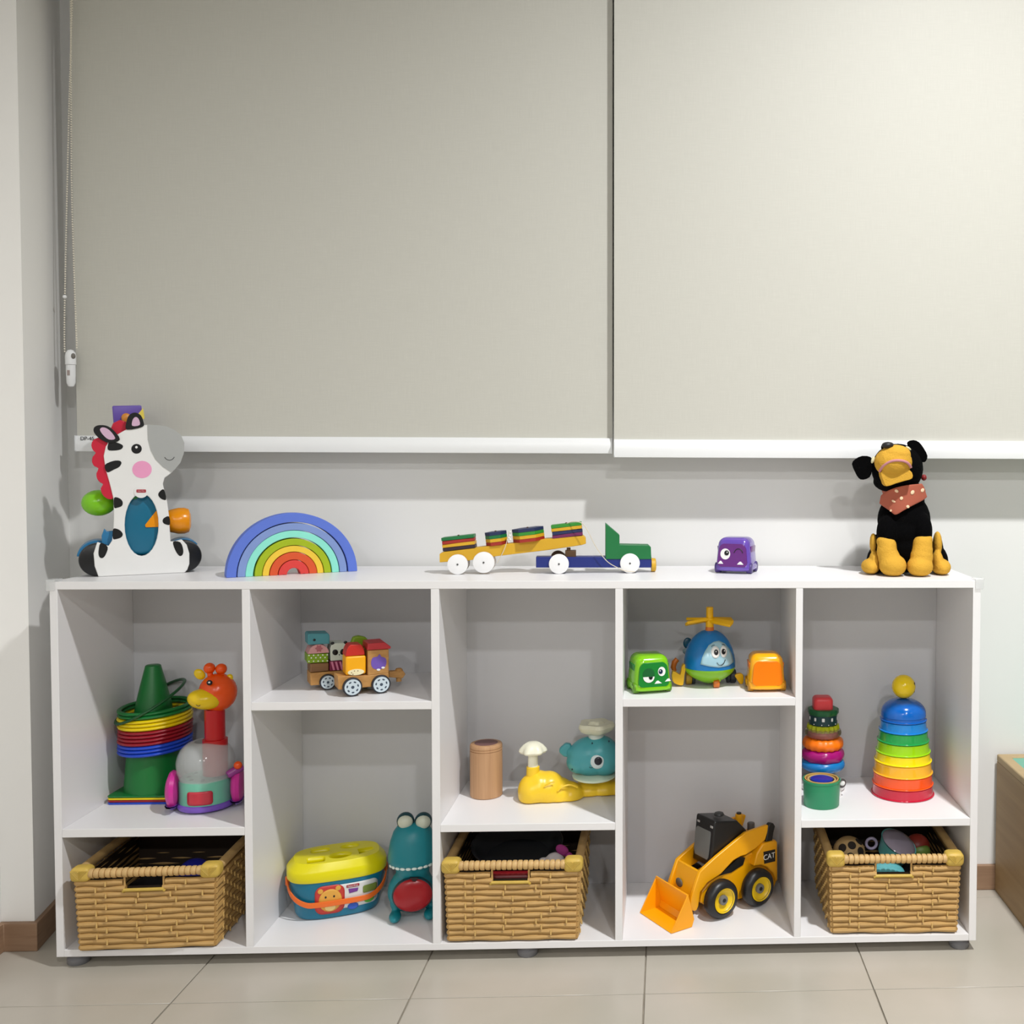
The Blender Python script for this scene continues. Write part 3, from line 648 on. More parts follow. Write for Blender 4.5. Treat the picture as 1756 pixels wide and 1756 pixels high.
# ------------------------------------------------------------------ cubby 1: nested cones with hoops
ZS1, ZS2, ZS3, ZS4, ZS5, ZB = .2771, .5479, .2770, .5505, .2771, .0151
CR6 = (80, 1100, 4.878)
pg = P_('sport_green', (8, 112, 46), .35); py = P_('sport_yellow', (236, 208, 0), .3); pr = P_('sport_red', (150, 14, 34), .3); pb = P_('sport_blue', (24, 70, 196), .3); pdg = P_('sport_dark_green', (6, 78, 34), .35)
base_c = at(265, 1300, .2215)
kc = Vector((base_c.x, .2215, ZS1))
HT = .312     # tip height above the shelf of the top cone
def conec(i, mat, nm, pos):
    z0 = .0004 + i * .0052
    t = T('sport_cone', '%s square based cone, %s of the nested cones in the left cubby' % (nm, pos), 'cone', kc.x, kc.y, ZS1 + z0, 0, 'nested square based cones')
    g = G(); g.prism([(-.076, -.062), (-.070, -.067), (.066, -.067), (.071, -.062), (.071, .067), (.066, .072), (-.070, .072), (-.076, .067)], 0, .0045, holes=[ov(0, 0, .0640, n=32)], m=Matrix(((1, 0, 0, 0), (0, 0, 1, 0), (0, 1, 0, 0), (0, 0, 0, 1)))); part('base_plate', g, mat, t, bev=.001)
    g = G(); r0 = .0655; r1 = .0165; h = .292
    pr_ = [(r0, .0), (.0642, .012), (.0630, .03)] + [(.0618, .04), (.0580, .085), (.0505, .13), (.0440, .165), (.0370, .206), (.0275, .248), (r1, h)]
    top = [(r1 - .003, h + .0012), (r1 - .004, h - .002)] if i < 3 else [(r1 - .002, h + .0015), (0, h + .0018)]
    if i < 3: q_ = .0022 * (3 - i); pr_ = [(p[0] - q_ - .001, p[1]) for p in pr_[:3]]; g.lathe(pr_ + [(p[0] - .0016, p[1]) for p in pr_[::-1]], n=40)
    else: g.lathe(pr_ + top, n=40)
    part('cone', g, mat, t); return t
conec(0, pb, 'blue', 'lowest'); conec(1, pr, 'dark red', 'second from bottom'); conec(2, py, 'yellow', 'third from bottom'); conec(3, pg, 'green', 'topmost')
hz = [(.118, pb, 'blue', 0), (.1265, pb, 'blue', 0), (.135, pb, 'blue', 1), (.1435, pr, 'dark red', 0), (.152, pr, 'dark red', 1), (.1605, pr, 'dark red', 1), (.169, pr, 'dark red', 2), (.178, py, 'yellow', 1), (.1865, py, 'yellow', 2), (.1950, py, 'yellow', 3), (.2045, pg, 'green', 2), (.213, pg, 'green', 4)]
place = ['lowest', 'second', 'third', 'fourth']; cnt = {}
for z, mt, nm, tl in hz:
    k = cnt.get(nm, 0); cnt[nm] = k + 1
    t = T('plastic_hoop', '%s plastic hoop stacked round the green cone, %s of the %s hoops' % (nm, place[k], nm), 'hoop', kc.x + .004 + .001 * (tl % 3), kc.y - .003, ZS1 + z, 0, 'hoops stacked round the green cone')
    t.e.rotation_euler = (R(2), R(-2.6), 0)
    g = G(); g.torus((0, 0, 0), .0735, .0052, n=56, k=10, fx=.78); part('ring', g, mt, t)
t = T('plastic_hoop', 'dark green plastic hoop leaning slantwise over the top of the hoop stack', 'hoop', kc.x - .006, kc.y - .002, ZS1 + .224, 0, 'hoops stacked round the green cone')
t.e.rotation_euler = (R(14), R(-27), R(0))
g = G(); g.torus((0, 0, 0), .0825, .0042, n=56, k=10, fx=.8); part('ring', g, pdg, t)

# giraffe ball popper
c0 = at(354, 1390, .136)
t = T('giraffe_popper_toy', 'giraffe ball popper with orange head, red neck and clear dome in the left cubby', 'toy', c0.x, .136, ZS1, 14, crop=CR6)
K = t.k(1330, 1200, 0); CX = t.L(1330, 1200, 0).x
mint = P_('mint_plastic', (110, 186, 160), .3); pur = P_('violet_plastic', (122, 84, 190), .3); mag = P_('magenta_plastic', (206, 48, 150), .28); gred = P_('giraffe_red', (186, 4, 12), .28); gor = P_('giraffe_orange', (234, 80, 4), .25); gye = P_('giraffe_yellow', (232, 196, 0), .28); coral = P_('coral_window', (196, 50, 66), .3)
def Z(y, dy=0, x=1330): return t.L(x, y, dy).z
rb = .056
zt_ = Z(1185, -rb); zb_ = Z(1350, -rb)
g = G(); g.lathe([(.050, .004), (.058, .005), (.0605, .010), (.0595, .016), (.0560, .018)], n=44); part('tray', g, pur, t)
g = G(); g.lathe([(rb, .017), (rb, zt_ - .004), (rb - .003, zt_), (.0, zt_ + .001)], n=44); bowl = part('bowl', g, mint, t)
g = G()
wz0, wz1 = Z(1368, -rb), Z(1255, -rb); wx = 100 * K
def cyls(x, z, r=rb + .0012): a = x / r; return Vector((r * math.sin(a), -r * math.cos(a), z))
g.decal(rrect(-wx - .004, max(wz0, .0185), wx - .004, wz1, .006), cyls, 3); part('window', g, coral, bowl, solid=.001)
g = G(); 
for a in range(0, 360, 45): g.ell((.036 * math.cos(R(a)), .036 * math.sin(R(a)), zt_ + .001), (.005, .005, .002), n=10, m=6)
part('vent', g, P_('mint_dark', (50, 110, 96), .4), bowl)
zd = Z(815, 0)
dome = [(rb - .001, zt_ - .002), (rb + .004, zt_ + .016)] + [(.024 + (rb - .018) * math.cos(R(a)), zt_ + .026 + (zd - zt_ - .030) * math.sin(R(a))) for a in range(10, 91, 10)]
g = G(); b_ = g; g.lathe(dome + [(p[0] - .0015, p[1] - .0008) for p in dome[::-1]], n=44, cap=False)
m_dome = M('clear_dome', (225, 230, 230), .12, alpha=.30, var=.01)
part('clear_dome', g, m_dome, t, label='clear plastic dome')
z0n, z1n = zt_ + .004, Z(565, 0); nx = t.L(1425, 800, 0).x
g = G(); g.lathe([(.0265, z0n), (.0265, zd - .001), (.0215, zd), (.0215, z1n)], (nx - .004, 0, 0), n=32); part('neck', g, gred, t)
hc = t.L(1432, 425, 0)
g = G(); g.ell(hc, (148 * K, .040, 158 * K)); hd = part('head', g, gor, t)
g = G(); g.ell(t.L(1325, 482, -.022), (134 * K, .028, 84 * K), (0, 8, 0)); part('muzzle', g, gye, hd)
for x, y in ((1362, 224), (1460, 230)):
    g = G(); c = t.L(x, y, 0); g.ell(c, 45 * K); g.cyl(c, (c.x + .002, 0, c.z - .022), 22 * K); part('horn', g, gor, hd)
g = G(); g.ell(t.L(1280, 275, 0), (50 * K, .006, 38 * K), (0, 50, 0)); part('ear', g, gye, hd)
g = G(); g.ell(t.L(1520, 318, 0), (48 * K, .006, 32 * K), (0, -62, 0)); part('ear', g, gye, hd)
g = G(); c = t.L(1362, 345, -.0365); g.ell(c, (.0062, .0035, .006)); ey = part('eye', g, black, hd)
g = G(); g.ell(c + Vector((.0, -.003, .001)), (.0022, .001, .002)); part('eye_highlight', g, white, ey)
g = G(); g.tube([t.L(x, y, -.0475) for x, y in catmull([(1250, 530), (1268, 542), (1282, 535), (1286, 512)], 3, False)], .0006, 5); part('smile', g, black, hd)
for sx, x in ((-1, 1060), (1, 1600)):
    c = t.L(x, 1290, 0); g = G()
    g.lathe([(0, -.013), (.024, -.012), (.040, -.006), (.044, 0), (.040, .008), (.024, .013), (0, .014)], (c.x, -.004, .0462), 36, Matrix.Rotation(R(90), 4, 'Y'), sx=1.0)
    wh = part('wheel', g, mag, t)
    g = G(); g.lathe([(0, -.0136), (.0245, -.0125), (.0405, -.0064), (.0446, 0), (.0405, .0084), (.0245, .0136), (0, .0146)], (c.x, -.004, .0462), 36, Matrix.Rotation(R(90), 4, 'Y'))
    for v in g.b.verts: v.co.z = min(v.co.z, .017)
    part('wheel_skirt', g, pur, wh)
c = t.L(1530, 1105, -.02)
g = G(); g.cyl(t.L(1510, 1120, -.035), t.L(1640, 1040, -.02), .0085, .010, bev=.003); lv = part('lever', g, P_('lever_plum', (150, 60, 140), .3), t)
g = G(); g.ell(t.L(1600, 1035, -.034), .009); part('lever_button', g, gor, lv)

# ------------------------------------------------------------------ cubby 2 (upper): wooden train cars with blocks
CR7 = (490, 1060, 7.635)
mw_ = wood('train_wood', (176, 126, 66), (200, 150, 86), (30, 8, 60)); tyre = P_('rubber_dark', (34, 38, 48), .5); hubm = P_('hub_pale', (200, 214, 222), .4)
def tcar(name, label, x, y, a, fz=None):
    return T(name, label, 'toy', x, y, ZS2 + .0003, a, crop=CR7)
TF = tcar('wooden_train_engine', 'wooden toy train engine with red roof and purple hippo print, nearest in the upper cubby', .640, .0705, 27)
def twheel(t, cx, cy, r, dy, depth, flip=False):
    c = t.L(cx, cy, dy); rr = max(c.z - .0002, .012)
    for y0, y1, s_ in ((dy, dy + .010, -1), (dy + depth - .010, dy + depth, 1)):
        g = G(); g.cyl((c.x, y0, c.z), (c.x, y1, c.z), rr, n=40, bev=.002); w_ = part('wheel', g, tyre, t)
        if s_ < 0:
            g = G(); g.cyl((c.x, y0 - .0008, c.z), (c.x, y0 + .001, c.z), rr * .84, n=40); hb = part('hub', g, hubm, w_)
            g = G()
            for i in range(7):
                q = R(i * 360 / 7 + 15); g.ell((c.x + rr * .56 * math.cos(q), y0 - .0009, c.z + rr * .56 * math.sin(q)), (rr * .15, .0006, rr * .085), (0, -math.degrees(q) + 90, 0), n=12, m=6)
            g.ell((c.x, y0 - .0009, c.z), (rr * .17, .0007, rr * .17), n=14, m=6)
            part('hub_print', g, P_('hub_dark', (60, 74, 90), .5), hb)
def tp(t, name, pts, mat, y0, y1, dy=None, bev=.0015, par=None):
    g = G(); g.prism(t.O(pts, y0 if dy is None else dy), y0, y1); return part(name, g, mat, par or t, bev=bev)
D_ = .052
tp(TF, 'chassis', [(682, 762), (1075, 752), (1350, 715), (1350, 872), (1300, 880), (1010, 912), (690, 940)], mw_, 0, D_)
tp(TF, 'cabin', [(1075, 425), (1350, 405), (1350, 720), (1075, 754)], mw_, .0, D_)
tp(TF, 'roof', [(1066, 420), (1078, 335), (1300, 318), (1380, 375), (1372, 402)], P_('roof_red', (190, 48, 54), .45), -.003, D_ + .003)
twheel(TF, 877, 905, 115, -.010, D_ + .02); twheel(TF, 1252, 868, 112, -.010, D_ + .02)
tp(TF, 'coupling_bar', [(1350, 700), (1540, 690), (1570, 735), (1530, 790), (1350, 775)], mw_, .018, .034)
c = TF.L(1480, 690, .026); g = G(); g.lathe([(0.006, -.02), (.006, 0), (.008, .002), (.009, .006), (.006, .010), (0, .011)], (c.x, .026, c.z - .004), 20); part('coupling_peg', g, mw_, TF)
hp = P_('hippo_purple', (112, 84, 178), .5)
h_ = tp(TF, 'printed_hippo', catmull([(1120, 560), (1145, 515), (1200, 505), (1230, 470), (1250, 505), (1300, 520), (1318, 560), (1310, 620), (1280, 655), (1215, 672), (1150, 660), (1122, 620)], 2), hp, -.0007, .0005, bev=0)
tp(TF, 'hippo_teeth', ov(1215, 676, 24, 14), white, -.0012, 0, bev=0, par=h_); tp(TF, 'hippo_tooth', ov(1275, 648, 22, 13), white, -.0012, 0, bev=0, par=h_)
def blk(label, t0, name='toy_block', grp=None):
    t = T(name, label, 'toy block', *(t0.e.location), math.degrees(t0.e.rotation_euler.z), grp, CR7); return t
byw = P_('block_amber', (250, 176, 8), .35); brd = P_('block_red', (196, 40, 30), .35)
b = blk('amber yellow wooden block with a lion print on the front train engine', TF)
zlo = TF.L(800, 756, .002).z + .0004
g = G(); o1 = [(x_, max(z_, zlo)) for x_, z_ in b.O([(786, 760), (786, 505), (1052, 490), (1052, 750)], .002)]; g.prism(o1, .002, .046); part('block', g, byw, b, bev=.004, seg=3)
li = tp(b, 'printed_lion', ov(920, 708, 108, 40, -5), P_('print_ivory', (246, 236, 190), .5), .0012, .0022, bev=0)
g = G()
for x, y in ((862, 715), (900, 692), (945, 690), (880, 735)): g.ell(b.L(x, y, .001), (.0011, .0006, .0011), n=8, m=6)
part('print_dots', g, P_('print_brown', (110, 60, 30), .5), li)
b = blk('red dome shaped wooden block on top of the amber block of the train', TF)
zl = TF.L(900, 498, .002).z + .0008
g = G(); o1 = [(x_, max(z_, zl)) for x_, z_ in b.O([(782, 503), (800, 420), (822, 375), (850, 350), (985, 345), (1010, 372), (1030, 430), (1035, 498)], .004)]; g.prism(o1, .004, .044); part('block', g, brd, b, bev=.006, seg=4)
b = blk('leaf green wooden block standing behind the red dome block of the train', TF)
pl_ = b.O([(870, 345), (905, 262), (975, 246), (1060, 262), (1100, 300), (1100, 345)], .052)
zl = TF.L(900, 350, .052).z
g = G(); o1 = [(p[0], p[1]) for p in pl_[1:-1]]; o1 = [(pl_[0][0], .0005)] + pl_[:1] + o1 + pl_[-1:] + [(pl_[-1][0], .0005)]
g.prism(o1, .0635, .083); part('block', g, P_('block_olive', (118, 150, 20), .45), b, bev=.003)
TB = tcar('wooden_train_wagon', 'wooden toy train wagon carrying animal blocks, behind the train engine', .560, .132, 27)
tp(TB, 'chassis', [(322, 722), (560, 702), (760, 690), (760, 850), (640, 862), (325, 884)], mw_, 0, D_)
twheel(TB, 553, 840, 100, -.008, D_ + .016)
c_ = TB.L(553, 840, -.008)
for sx in (.052,):
    for y0 in (-.008, D_ - .002):
        g = G(); g.cyl((c_.x + sx, y0, c_.z), (c_.x + sx, y0 + .010, c_.z), c_.z - .0002, n=36, bev=.002); part('wheel', g, tyre, TB)
wzt = TB.L(400, 712, 0).z + .0004
def wb(label, pts, mat, zl_pix=None, zl=None, grp=None, bev=.002, y0=.002, y1=.048):
    b = blk(label, TB, grp=grp); g = G(); o1 = b.O(pts, y0)
    if zl is not None: o1 = [(x_, max(z_, zl)) for x_, z_ in o1]
    g.prism(o1, y0, y1); part('block', g, mat, b, bev=bev, seg=3); return b
wb('plain brown wooden block lying lowest on the train wagon', [(322, 712), (322, 596), (565, 586), (565, 702)], wood('block_brown', (120, 84, 50), (140, 100, 62)), zl=wzt)
z2 = TB.L(440, 592, .002).z + .0006
bgd = P_('block_dot_green', (124, 160, 20), .4)
b = wb('green wooden block with white dots on the train wagon', [(284, 592), (284, 474), (560, 462), (560, 584)], bgd, zl=z2)
g = G()
for iy, y in enumerate((488, 522, 566)):
    for ix in range(5 - (iy == 1)):
        x = 305 + ix * 60 + (30 if iy == 1 else 0); g.ell(b.L(x, y - (x - 300) * .03, .0018), (.0016, .0005, .0016), n=8, m=6)
part('white_dots', g, white, b)
z3 = TB.L(440, 466, .002).z + .0006
b = wb('pink half round wooden block with a flower print on the train wagon', [(288, 470)] + [(x, y) for x, y in ov(436, 460, 132, 115, 0, 16, 190, 350)] + [(566, 458)], P_('block_pink', (206, 150, 150), .45), zl=z3)
fl_ = tp(b, 'flower_print', [(435 + (42 + 8 * math.cos(6 * R(q))) * math.cos(R(q)), 398 + (42 + 8 * math.cos(6 * R(q))) * math.sin(R(q))) for q in range(0, 360, 10)], P_('flower_rose', (170, 96, 104), .5), .0012, .0024, bev=0)
z4 = TB.L(440, 352, .002).z + .0006
b = wb('teal wooden elephant block topmost on the train wagon', [(292, 352), (288, 232), (300, 206), (560, 200), (574, 230), (576, 345)], P_('block_teal', (70, 140, 150), .45), zl=z4)
g = G(); g.ell(b.L(374, 286, .0018), (.003, .0008, .003), n=14, m=6); part('eye', g, black, b)
zw = TB.L(640, 692, .002).z + .0006
b = wb('maroon wooden block with pink stripes under the panda block', [(575, 700), (575, 568), (742, 556), (742, 694)], P_('block_maroon', (120, 20, 62), .45), zl=zw)
for x in (590, 645, 700):
    tp(b, 'pink_stripe', [(x, 572), (x + 26, 570), (x + 55, 680), (x + 30, 682)], P_('stripe_pink', (214, 130, 160), .5), .0012, .0022, bev=0)
zp = TB.L(650, 562, .002).z + .0006
b = wb('white wooden block with a panda face on the train wagon', [(588, 565), (584, 400), (600, 350), (640, 330), (770, 325), (800, 350), (806, 555)], P_('block_cream', (206, 212, 198), .45), zl=zp)
for x, y, rx, ry, ro in ((648, 448, 36, 40, 20), (742, 440, 30, 40, -15)): g = G(); g.ell(b.L(x, y, .0016), (rx * .000172, .0008, ry * .000172), (0, -ro, 0), n=16, m=6); part('eye_patch', g, black, b)
for x, y in ((612, 330), (782, 318)): g = G(); g.ell(b.L(x, y, .003), (.0042, .002, .0036), n=12, m=6); part('panda_ear', g, black, b)
g = G(); g.ell(b.L(702, 480, .0016), (.0016, .0008, .0012), n=10, m=6); part('nose', g, black, b)

# ------------------------------------------------------------------ cubby 2 (lower): block bucket and dinosaur
CRB = (430, 1370, 5.321)
t = T('block_bucket', 'teal toy bucket with yellow shape sorter lid and orange handle', 'toy bucket', .5345, .188, ZB + .0003, 21, crop=CRB)
tl_ = P_('bucket_teal', (14, 112, 142), .3); yl = P_('lid_yellow', (232, 220, 0), .3)
PW = 3.0
g = G(); g.lathe([(.0, 0), (.080, 0), (.088, .003), (.0935, .012), (.104, .084), (.104, .090), (.102, .091), (.0, .0905)], n=72, sy=.62, pw=PW); part('tub', g, tl_, t)
# lid with five openings
def sup(r, n=72, sy=.62, pw=PW): return [(math.copysign(abs(math.cos(a)) ** (2 / pw), math.cos(a)) * r, math.copysign(abs(math.sin(a)) ** (2 / pw), math.sin(a)) * r * sy) for a in [2 * math.pi * i / n for i in range(n)]]
g = G(); Lz = [(.1065, .0905), (.110, .095), (.110, .112), (.107, .117), (.094, .132)]
g.lathe(Lz, n=72, sy=.62, pw=PW)
bmesh.ops.delete(g.b, geom=[f for f in g.b.faces if len(f.verts) > 10], context='FACES_ONLY')
XYT = Matrix(((1, 0, 0, 0), (0, 0, 1, 0), (0, 1, 0, 0), (0, 0, 0, 1)))
hol = [rrect(-.068, -.046, -.028, -.012, .006), ov(.006, -.020, .026, .019), [(.047, -.030), (.084, -.012), (.078, .004), (.045, .002)], rrect(-.058, .014, -.014, .040, .01), ov(.030, .030, .022, .014)]
g2 = G(); g2.prism(sup(.0942), .128, .1325, holes=hol, m=XYT)
lid = part('lid', g, yl, t); part('lid_top', g2, yl, lid, bev=.0008)
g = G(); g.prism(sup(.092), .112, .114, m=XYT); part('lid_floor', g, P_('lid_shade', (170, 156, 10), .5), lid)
wl = G()
for h_ in hol:
    wl.strip([[(x, y, .1320) for x, y in h_], [(x * .985, y * .985, .114) for x, y in h_]], closed=True)
part('hole_walls', wl, yl, lid, solid=.0008)
# handle hanging in front
def srf(th, z, off=0):   # point on the tub's superellipse at angle th
    r = .0935 + (.104 - .0935) * max(0, (z - .012)) / .072 + off; ca, sa = math.cos(th), math.sin(th)
    return Vector((math.copysign(abs(ca) ** (2 / PW), ca) * r, math.copysign(abs(sa) ** (2 / PW), sa) * (r * .62 + (off * .4)), z))
orh = P_('handle_orange', (236, 110, 34), .3)
cen = []
N_ = 40
for i in range(N_ + 1):
    q = i / N_; th = R(180 + 180 * q); s_ = math.sin(math.pi * q)
    z = .086 - .046 * min(1, (s_ * 1.15)) ** .8
    cen.append(srf(th, z, .006))
rows = [[c_ + Vector((0, 0, dz)) for c_ in cen] for dz in (-.0062, .0062)]
g = G(); g.strip(rows); hn = part('handle', g, orh, t, solid=.0026, bev=.0006)
for sx in (-1, 1):
    g = G(); g.cyl((sx * .104, 0, .082), (sx * .1128, 0, .082), .0105, n=24, bev=.0015); part('handle_pivot', g, orh, hn)
# sticker on the front
def stk(x, z, off=.0009):
    a = R(270) + x / .11 * 1.0; xx = x
    # front face: find angle with that x
    r = .0935 + .0105 * (z - .012) / .072
    ca = max(-1, min(1, math.copysign(abs(xx / r) ** (PW / 2), xx))); sa = -math.sqrt(max(0, 1 - ca * ca))
    return Vector((xx, -(abs(sa) ** (2 / PW)) * (r * .62 + off), z))
def sdec(name, ol, mat, par, off):
    g = G(); g.decal(ol, lambda x, z: stk(x, z, off), 5); return part(name, g, mat, par, solid=.0003)
stc = sdec('sticker', rrect(-.046, .022, .086, .080, .012), P_('sticker_white', (226, 226, 224), .4), t, .0010)
sdec('lion_panel', rrect(-.052, .014, .012, .082, .018), P_('sticker_red', (200, 58, 50), .4), stc, .0016)
sdec('lion_face', ov(-.019, .046, .025, .027, n=24), P_('lion_yellow', (232, 170, 70), .5), stc, .0022)
sdec('lion_ear', ov(-.040, .070, .006, .006, n=12), P_('lion_yellow', (232, 170, 70), .5), stc, .0023); sdec('lion_ear', ov(-.002, .073, .006, .006, n=12), P_('lion_yellow', (232, 170, 70), .5), stc, .0023)
sdec('lion_mouth', ov(-.019, .030, .012, .009, n=16), P_('lion_cream', (244, 214, 140), .5), stc, .0028)
for x in (-.029, -.011): sdec('lion_eye', ov(x, .055, .0022, .0026, n=10), black, stc, .0029)
lb = sdec('brand_label', rrect(.016, .070, .044, .0765, .0015), P_('label_red', (170, 30, 50), .5), stc, .0022)
tm = Matrix.Translation(stk(.030, .0732, .0030)) @ Matrix.Rotation(math.atan2(stk(.034, .07).y - stk(.026, .07).y, .008), 4, 'Z')
text('brand_text', 'Fisher-Price', .0048, white, lb, tm, .0002)
sdec('purple_block_print', [(.022, .056), (.040, .058), (.042, .066), (.020, .067)], P_('print_violet', (120, 60, 150), .5), stc, .0022)
sdec('blue_block_print', ov(.030, .024, .012, .008, n=16), P_('print_blue', (46, 90, 190), .5), stc, .0022)
sdec('bucket_print', rrect(.052, .050, .084, .068, .004), P_('print_olive', (120, 140, 60), .5), stc, .0022)
sdec('green_block_print', ov(.066, .033, .012, .009, n=16), P_('print_green', (90, 170, 60), .5), stc, .0022)

t = T('dinosaur_toy', 'teal dinosaur toy with round red belly and white teeth beside the divider', 'toy', .7335, .150, ZB + .0003, 10, crop=CRB)
dt = P_('dino_teal', (14, 128, 140), .4)
K = t.k(1480, 600, 0)
def DE(g, cx, cy, dy, rx, ry, rd, rot=None): g.ell(t.L(cx, cy, dy), (rx * K, rd, ry * K), rot, 24, 14)
g = G()
hc = t.L(1478, 555, 0); 
pf = [(0, 355 * K), (70 * K, 348 * K), (125 * K, 325 * K), (165 * K, 270 * K), (192 * K, 190 * K), (207 * K, 110 * K), (214 * K, 40 * K), (211 * K, 6 * K), (200 * K, -8 * K), (120 * K, -14 * K), (0, -15 * K)]
g.lathe(pf, (hc.x, 0, hc.z), 40, sy=.92); hd = part('head', g, dt, t)
for x in (1412, 1575):
    g = G(); c = t.L(x, 198, -.006); g.ell(c, (76 * K, .018, 76 * K)); so = part('eye_socket', g, P_('dino_dark', (10, 60, 70), .4), hd)
    g = G(); g.ell(c + Vector((0, -.008, .000)), (66 * K, .013, 62 * K)); part('eye', g, P_('eye_ivory', (204, 208, 190), .35), so)
g = G()
for i in range(10):
    a = R(205 + 130 * i / 9); r = 205 * K; c = Vector((hc.x + r * math.cos(a), .92 * r * math.sin(a), hc.z - 12 * K)); g.ell(c, (24 * K, .0022, 13 * K), (0, 0, math.degrees(a) + 90), 12, 8)
part('teeth', g, P_('tooth_white', (226, 238, 232), .4), hd)
g = G(); g.cyl((hc.x, .004, t.L(1478, 700, 0).z), (hc.x, 0, hc.z), .036, .040, n=32); DE(g, 1470, 830, .006, 212, 200, .040); DE(g, 1470, 740, .004, 175, 120, .036)
for v in g.b.verts: v.co.z = max(v.co.z, .01)
part('body', g, dt, t, remesh=.003, smooth_it=5)
c = t.L(1480, 870, -.034); 
g = G(); g.lathe([(178 * K, 0), (180 * K, .006), (172 * K, .010)], (c.x, -.030, c.z), 40, Matrix.Rotation(R(90), 4, 'X'), sy=.88); part('belly_rim', g, P_('dino_dark', (10, 60, 70), .4), t)
g = G(); g.ell((c.x, -.038, c.z), (170 * K, .012, 150 * K), n=32); bl_ = part('belly', g, P_('belly_red', (170, 14, 26), .25), t)
g = G(); g.prism(t.O([(1450, 718), (1530, 718), (1505, 750), (1480, 752)], -.049), -.050, -.044); part('belly_slot', g, P_('slot_dark', (30, 16, 20), .5), bl_)
for x, s_ in ((1325, -1), (1640, 1)):
    g = G(); a = t.L(x, 1010, -.012); b = t.L(x - 2, 1110, -.014); g.cyl((a.x, a.y, a.z + .01), (b.x, b.y, .006), .0085, .0105, n=20); g.ell((b.x, -.030, .011), (.0135, .026, .0108)); g.ell((a.x, 0, a.z + .012), (.014, .018, .02))
    for v in g.b.verts: v.co.z = max(v.co.z, .0004)
    part('leg', g, dt, t, remesh=.002, smooth_it=3)

# ------------------------------------------------------------------ cubby 3: wooden canister, fountain toy, whale
CR8 = (770, 1210, 5.8533)
c0 = at(834, 1360, .196)
t = T('wooden_canister', 'light brown wooden canister with a screw lid in the middle cubby', 'canister', c0.x, .196, ZS3 + .0003, 0, crop=CR8)
mcan = wood('canister_wood', (176, 134, 96), (196, 154, 114), (60, 60, 2), .5)
rc = 158 * t.k(375, 650, 0); zt2 = t.L(375, 372, 0).z; zl = t.L(375, 485, -rc).z
g = G(); g.lathe([(0, 0), (rc - .002, 0), (rc, .002), (rc, zl), (rc - .0015, zl + .0006), (0, zl + .0006)], n=48); part('body', g, mcan, t)
g = G(); g.lathe([(rc - .0015, zl + .0007), (rc, zl + .0016), (rc, zl + .005), (rc - .0012, zl + .0056), (rc - .0012, zl + .0068), (rc, zl + .0074), (rc, zt2 - .004), (rc - .0015, zt2 - .001), (rc - .004, zt2), (0, zt2)], n=48); ld = part('lid', g, mcan, t)
g = G(); g.lathe([(0, zt2 + .0001), (rc * .72, zt2 + .0001), (rc * .72, zt2 + .0005), (0, zt2 + .0006)], n=40); part('lid_print', g, M('maroon_print', (118, 84, 82), .6, var=.3, nscale=80), ld)
ypl = P_('sunny_yellow', (246, 204, 44), .32); yst = P_('ivory_plastic', (238, 236, 214), .35)
t = T('fountain_base_toy', 'yellow mound shaped toy base with a white mushroom spout in the middle cubby', 'toy', 1.045, .165, ZS3 + .0003, 9, crop=CR8)
K = t.k(1000, 850, 0)
g = G()
for cx, cy, rx, ry, dy, rd in ((835, 850, 142, 165, 0, .040), (900, 830, 160, 178, 0, .040), (1000, 840, 170, 182, 0, .040), (1100, 880, 160, 160, 0, .038), (1210, 910, 145, 150, 0, .036), (800, 900, 105, 100, 0, .036)):
    g.ell(t.L(cx, cy, dy), (rx * K, rd, ry * K), None, 22, 12)
for cx, cy, rx, ry in ((1400, 850, 150, 120), (1560, 850, 170, 130), (1700, 850, 150, 130)):
    g.ell(t.L(cx, cy, .022), (rx * K, .034, ry * K), None, 22, 12)
for v in g.b.verts: v.co.z = max(v.co.z, .0006); v.co.x = min(v.co.x, .148)
part('mound', g, ypl, t, remesh=.0028, smooth_it=8)
g = G(); g.tube([t.L(x, y, d) for x, y, d in catmull([(960, 800, -.0395), (1010, 775, -.040), (1060, 762, -.040)], 4, False)], .0016, 6)
g.tube([t.L(x, y, d) for x, y, d in catmull([(1090, 860, -.0365), (1140, 815, -.037), (1220, 795, -.036), (1290, 820, -.034)], 5, False)], .0022, 8)
part('wave_relief', g, ypl, t)
cx = t.L(843, 690, 0).x
g = G(); g.lathe([(66 * K, t.L(843, 730, 0).z), (64 * K, t.L(843, 612, 0).z), (50 * K, t.L(843, 606, 0).z)], (cx, 0, 0), 28); part('spout_socket', g, ypl, t)
g = G(); g.lathe([(50 * K, t.L(843, 612, 0).z), (46 * K, t.L(843, 480, 0).z)], (cx, 0, 0), 24); sp_ = part('spout_stem', g, yst, t)
zc = t.L(843, 470, 0).z; hcap = 105 * K
g = G(); g.lathe([(0, -.002), (60 * K, -.004), (118 * K, 0), (128 * K, .004), (120 * K, .010), (96 * K, hcap * .72), (60 * K, hcap * .95), (0, hcap)], (cx, 0, zc), 48, fn=lambda a, z: 1 + (.09 * math.cos(6 * a) if z < .013 else .03 * math.cos(6 * a))); part('spout_cap', g, yst, sp_)
t = T('whale_toy', 'teal whale toy with a cream water spout on its head, resting on the yellow base', 'toy', 1.135, .190, ZS3 + .0003, 6, crop=CR8)
whl = P_('whale_teal', (72, 158, 166), .35)
K = t.k(1450, 550, 0)
g = G()
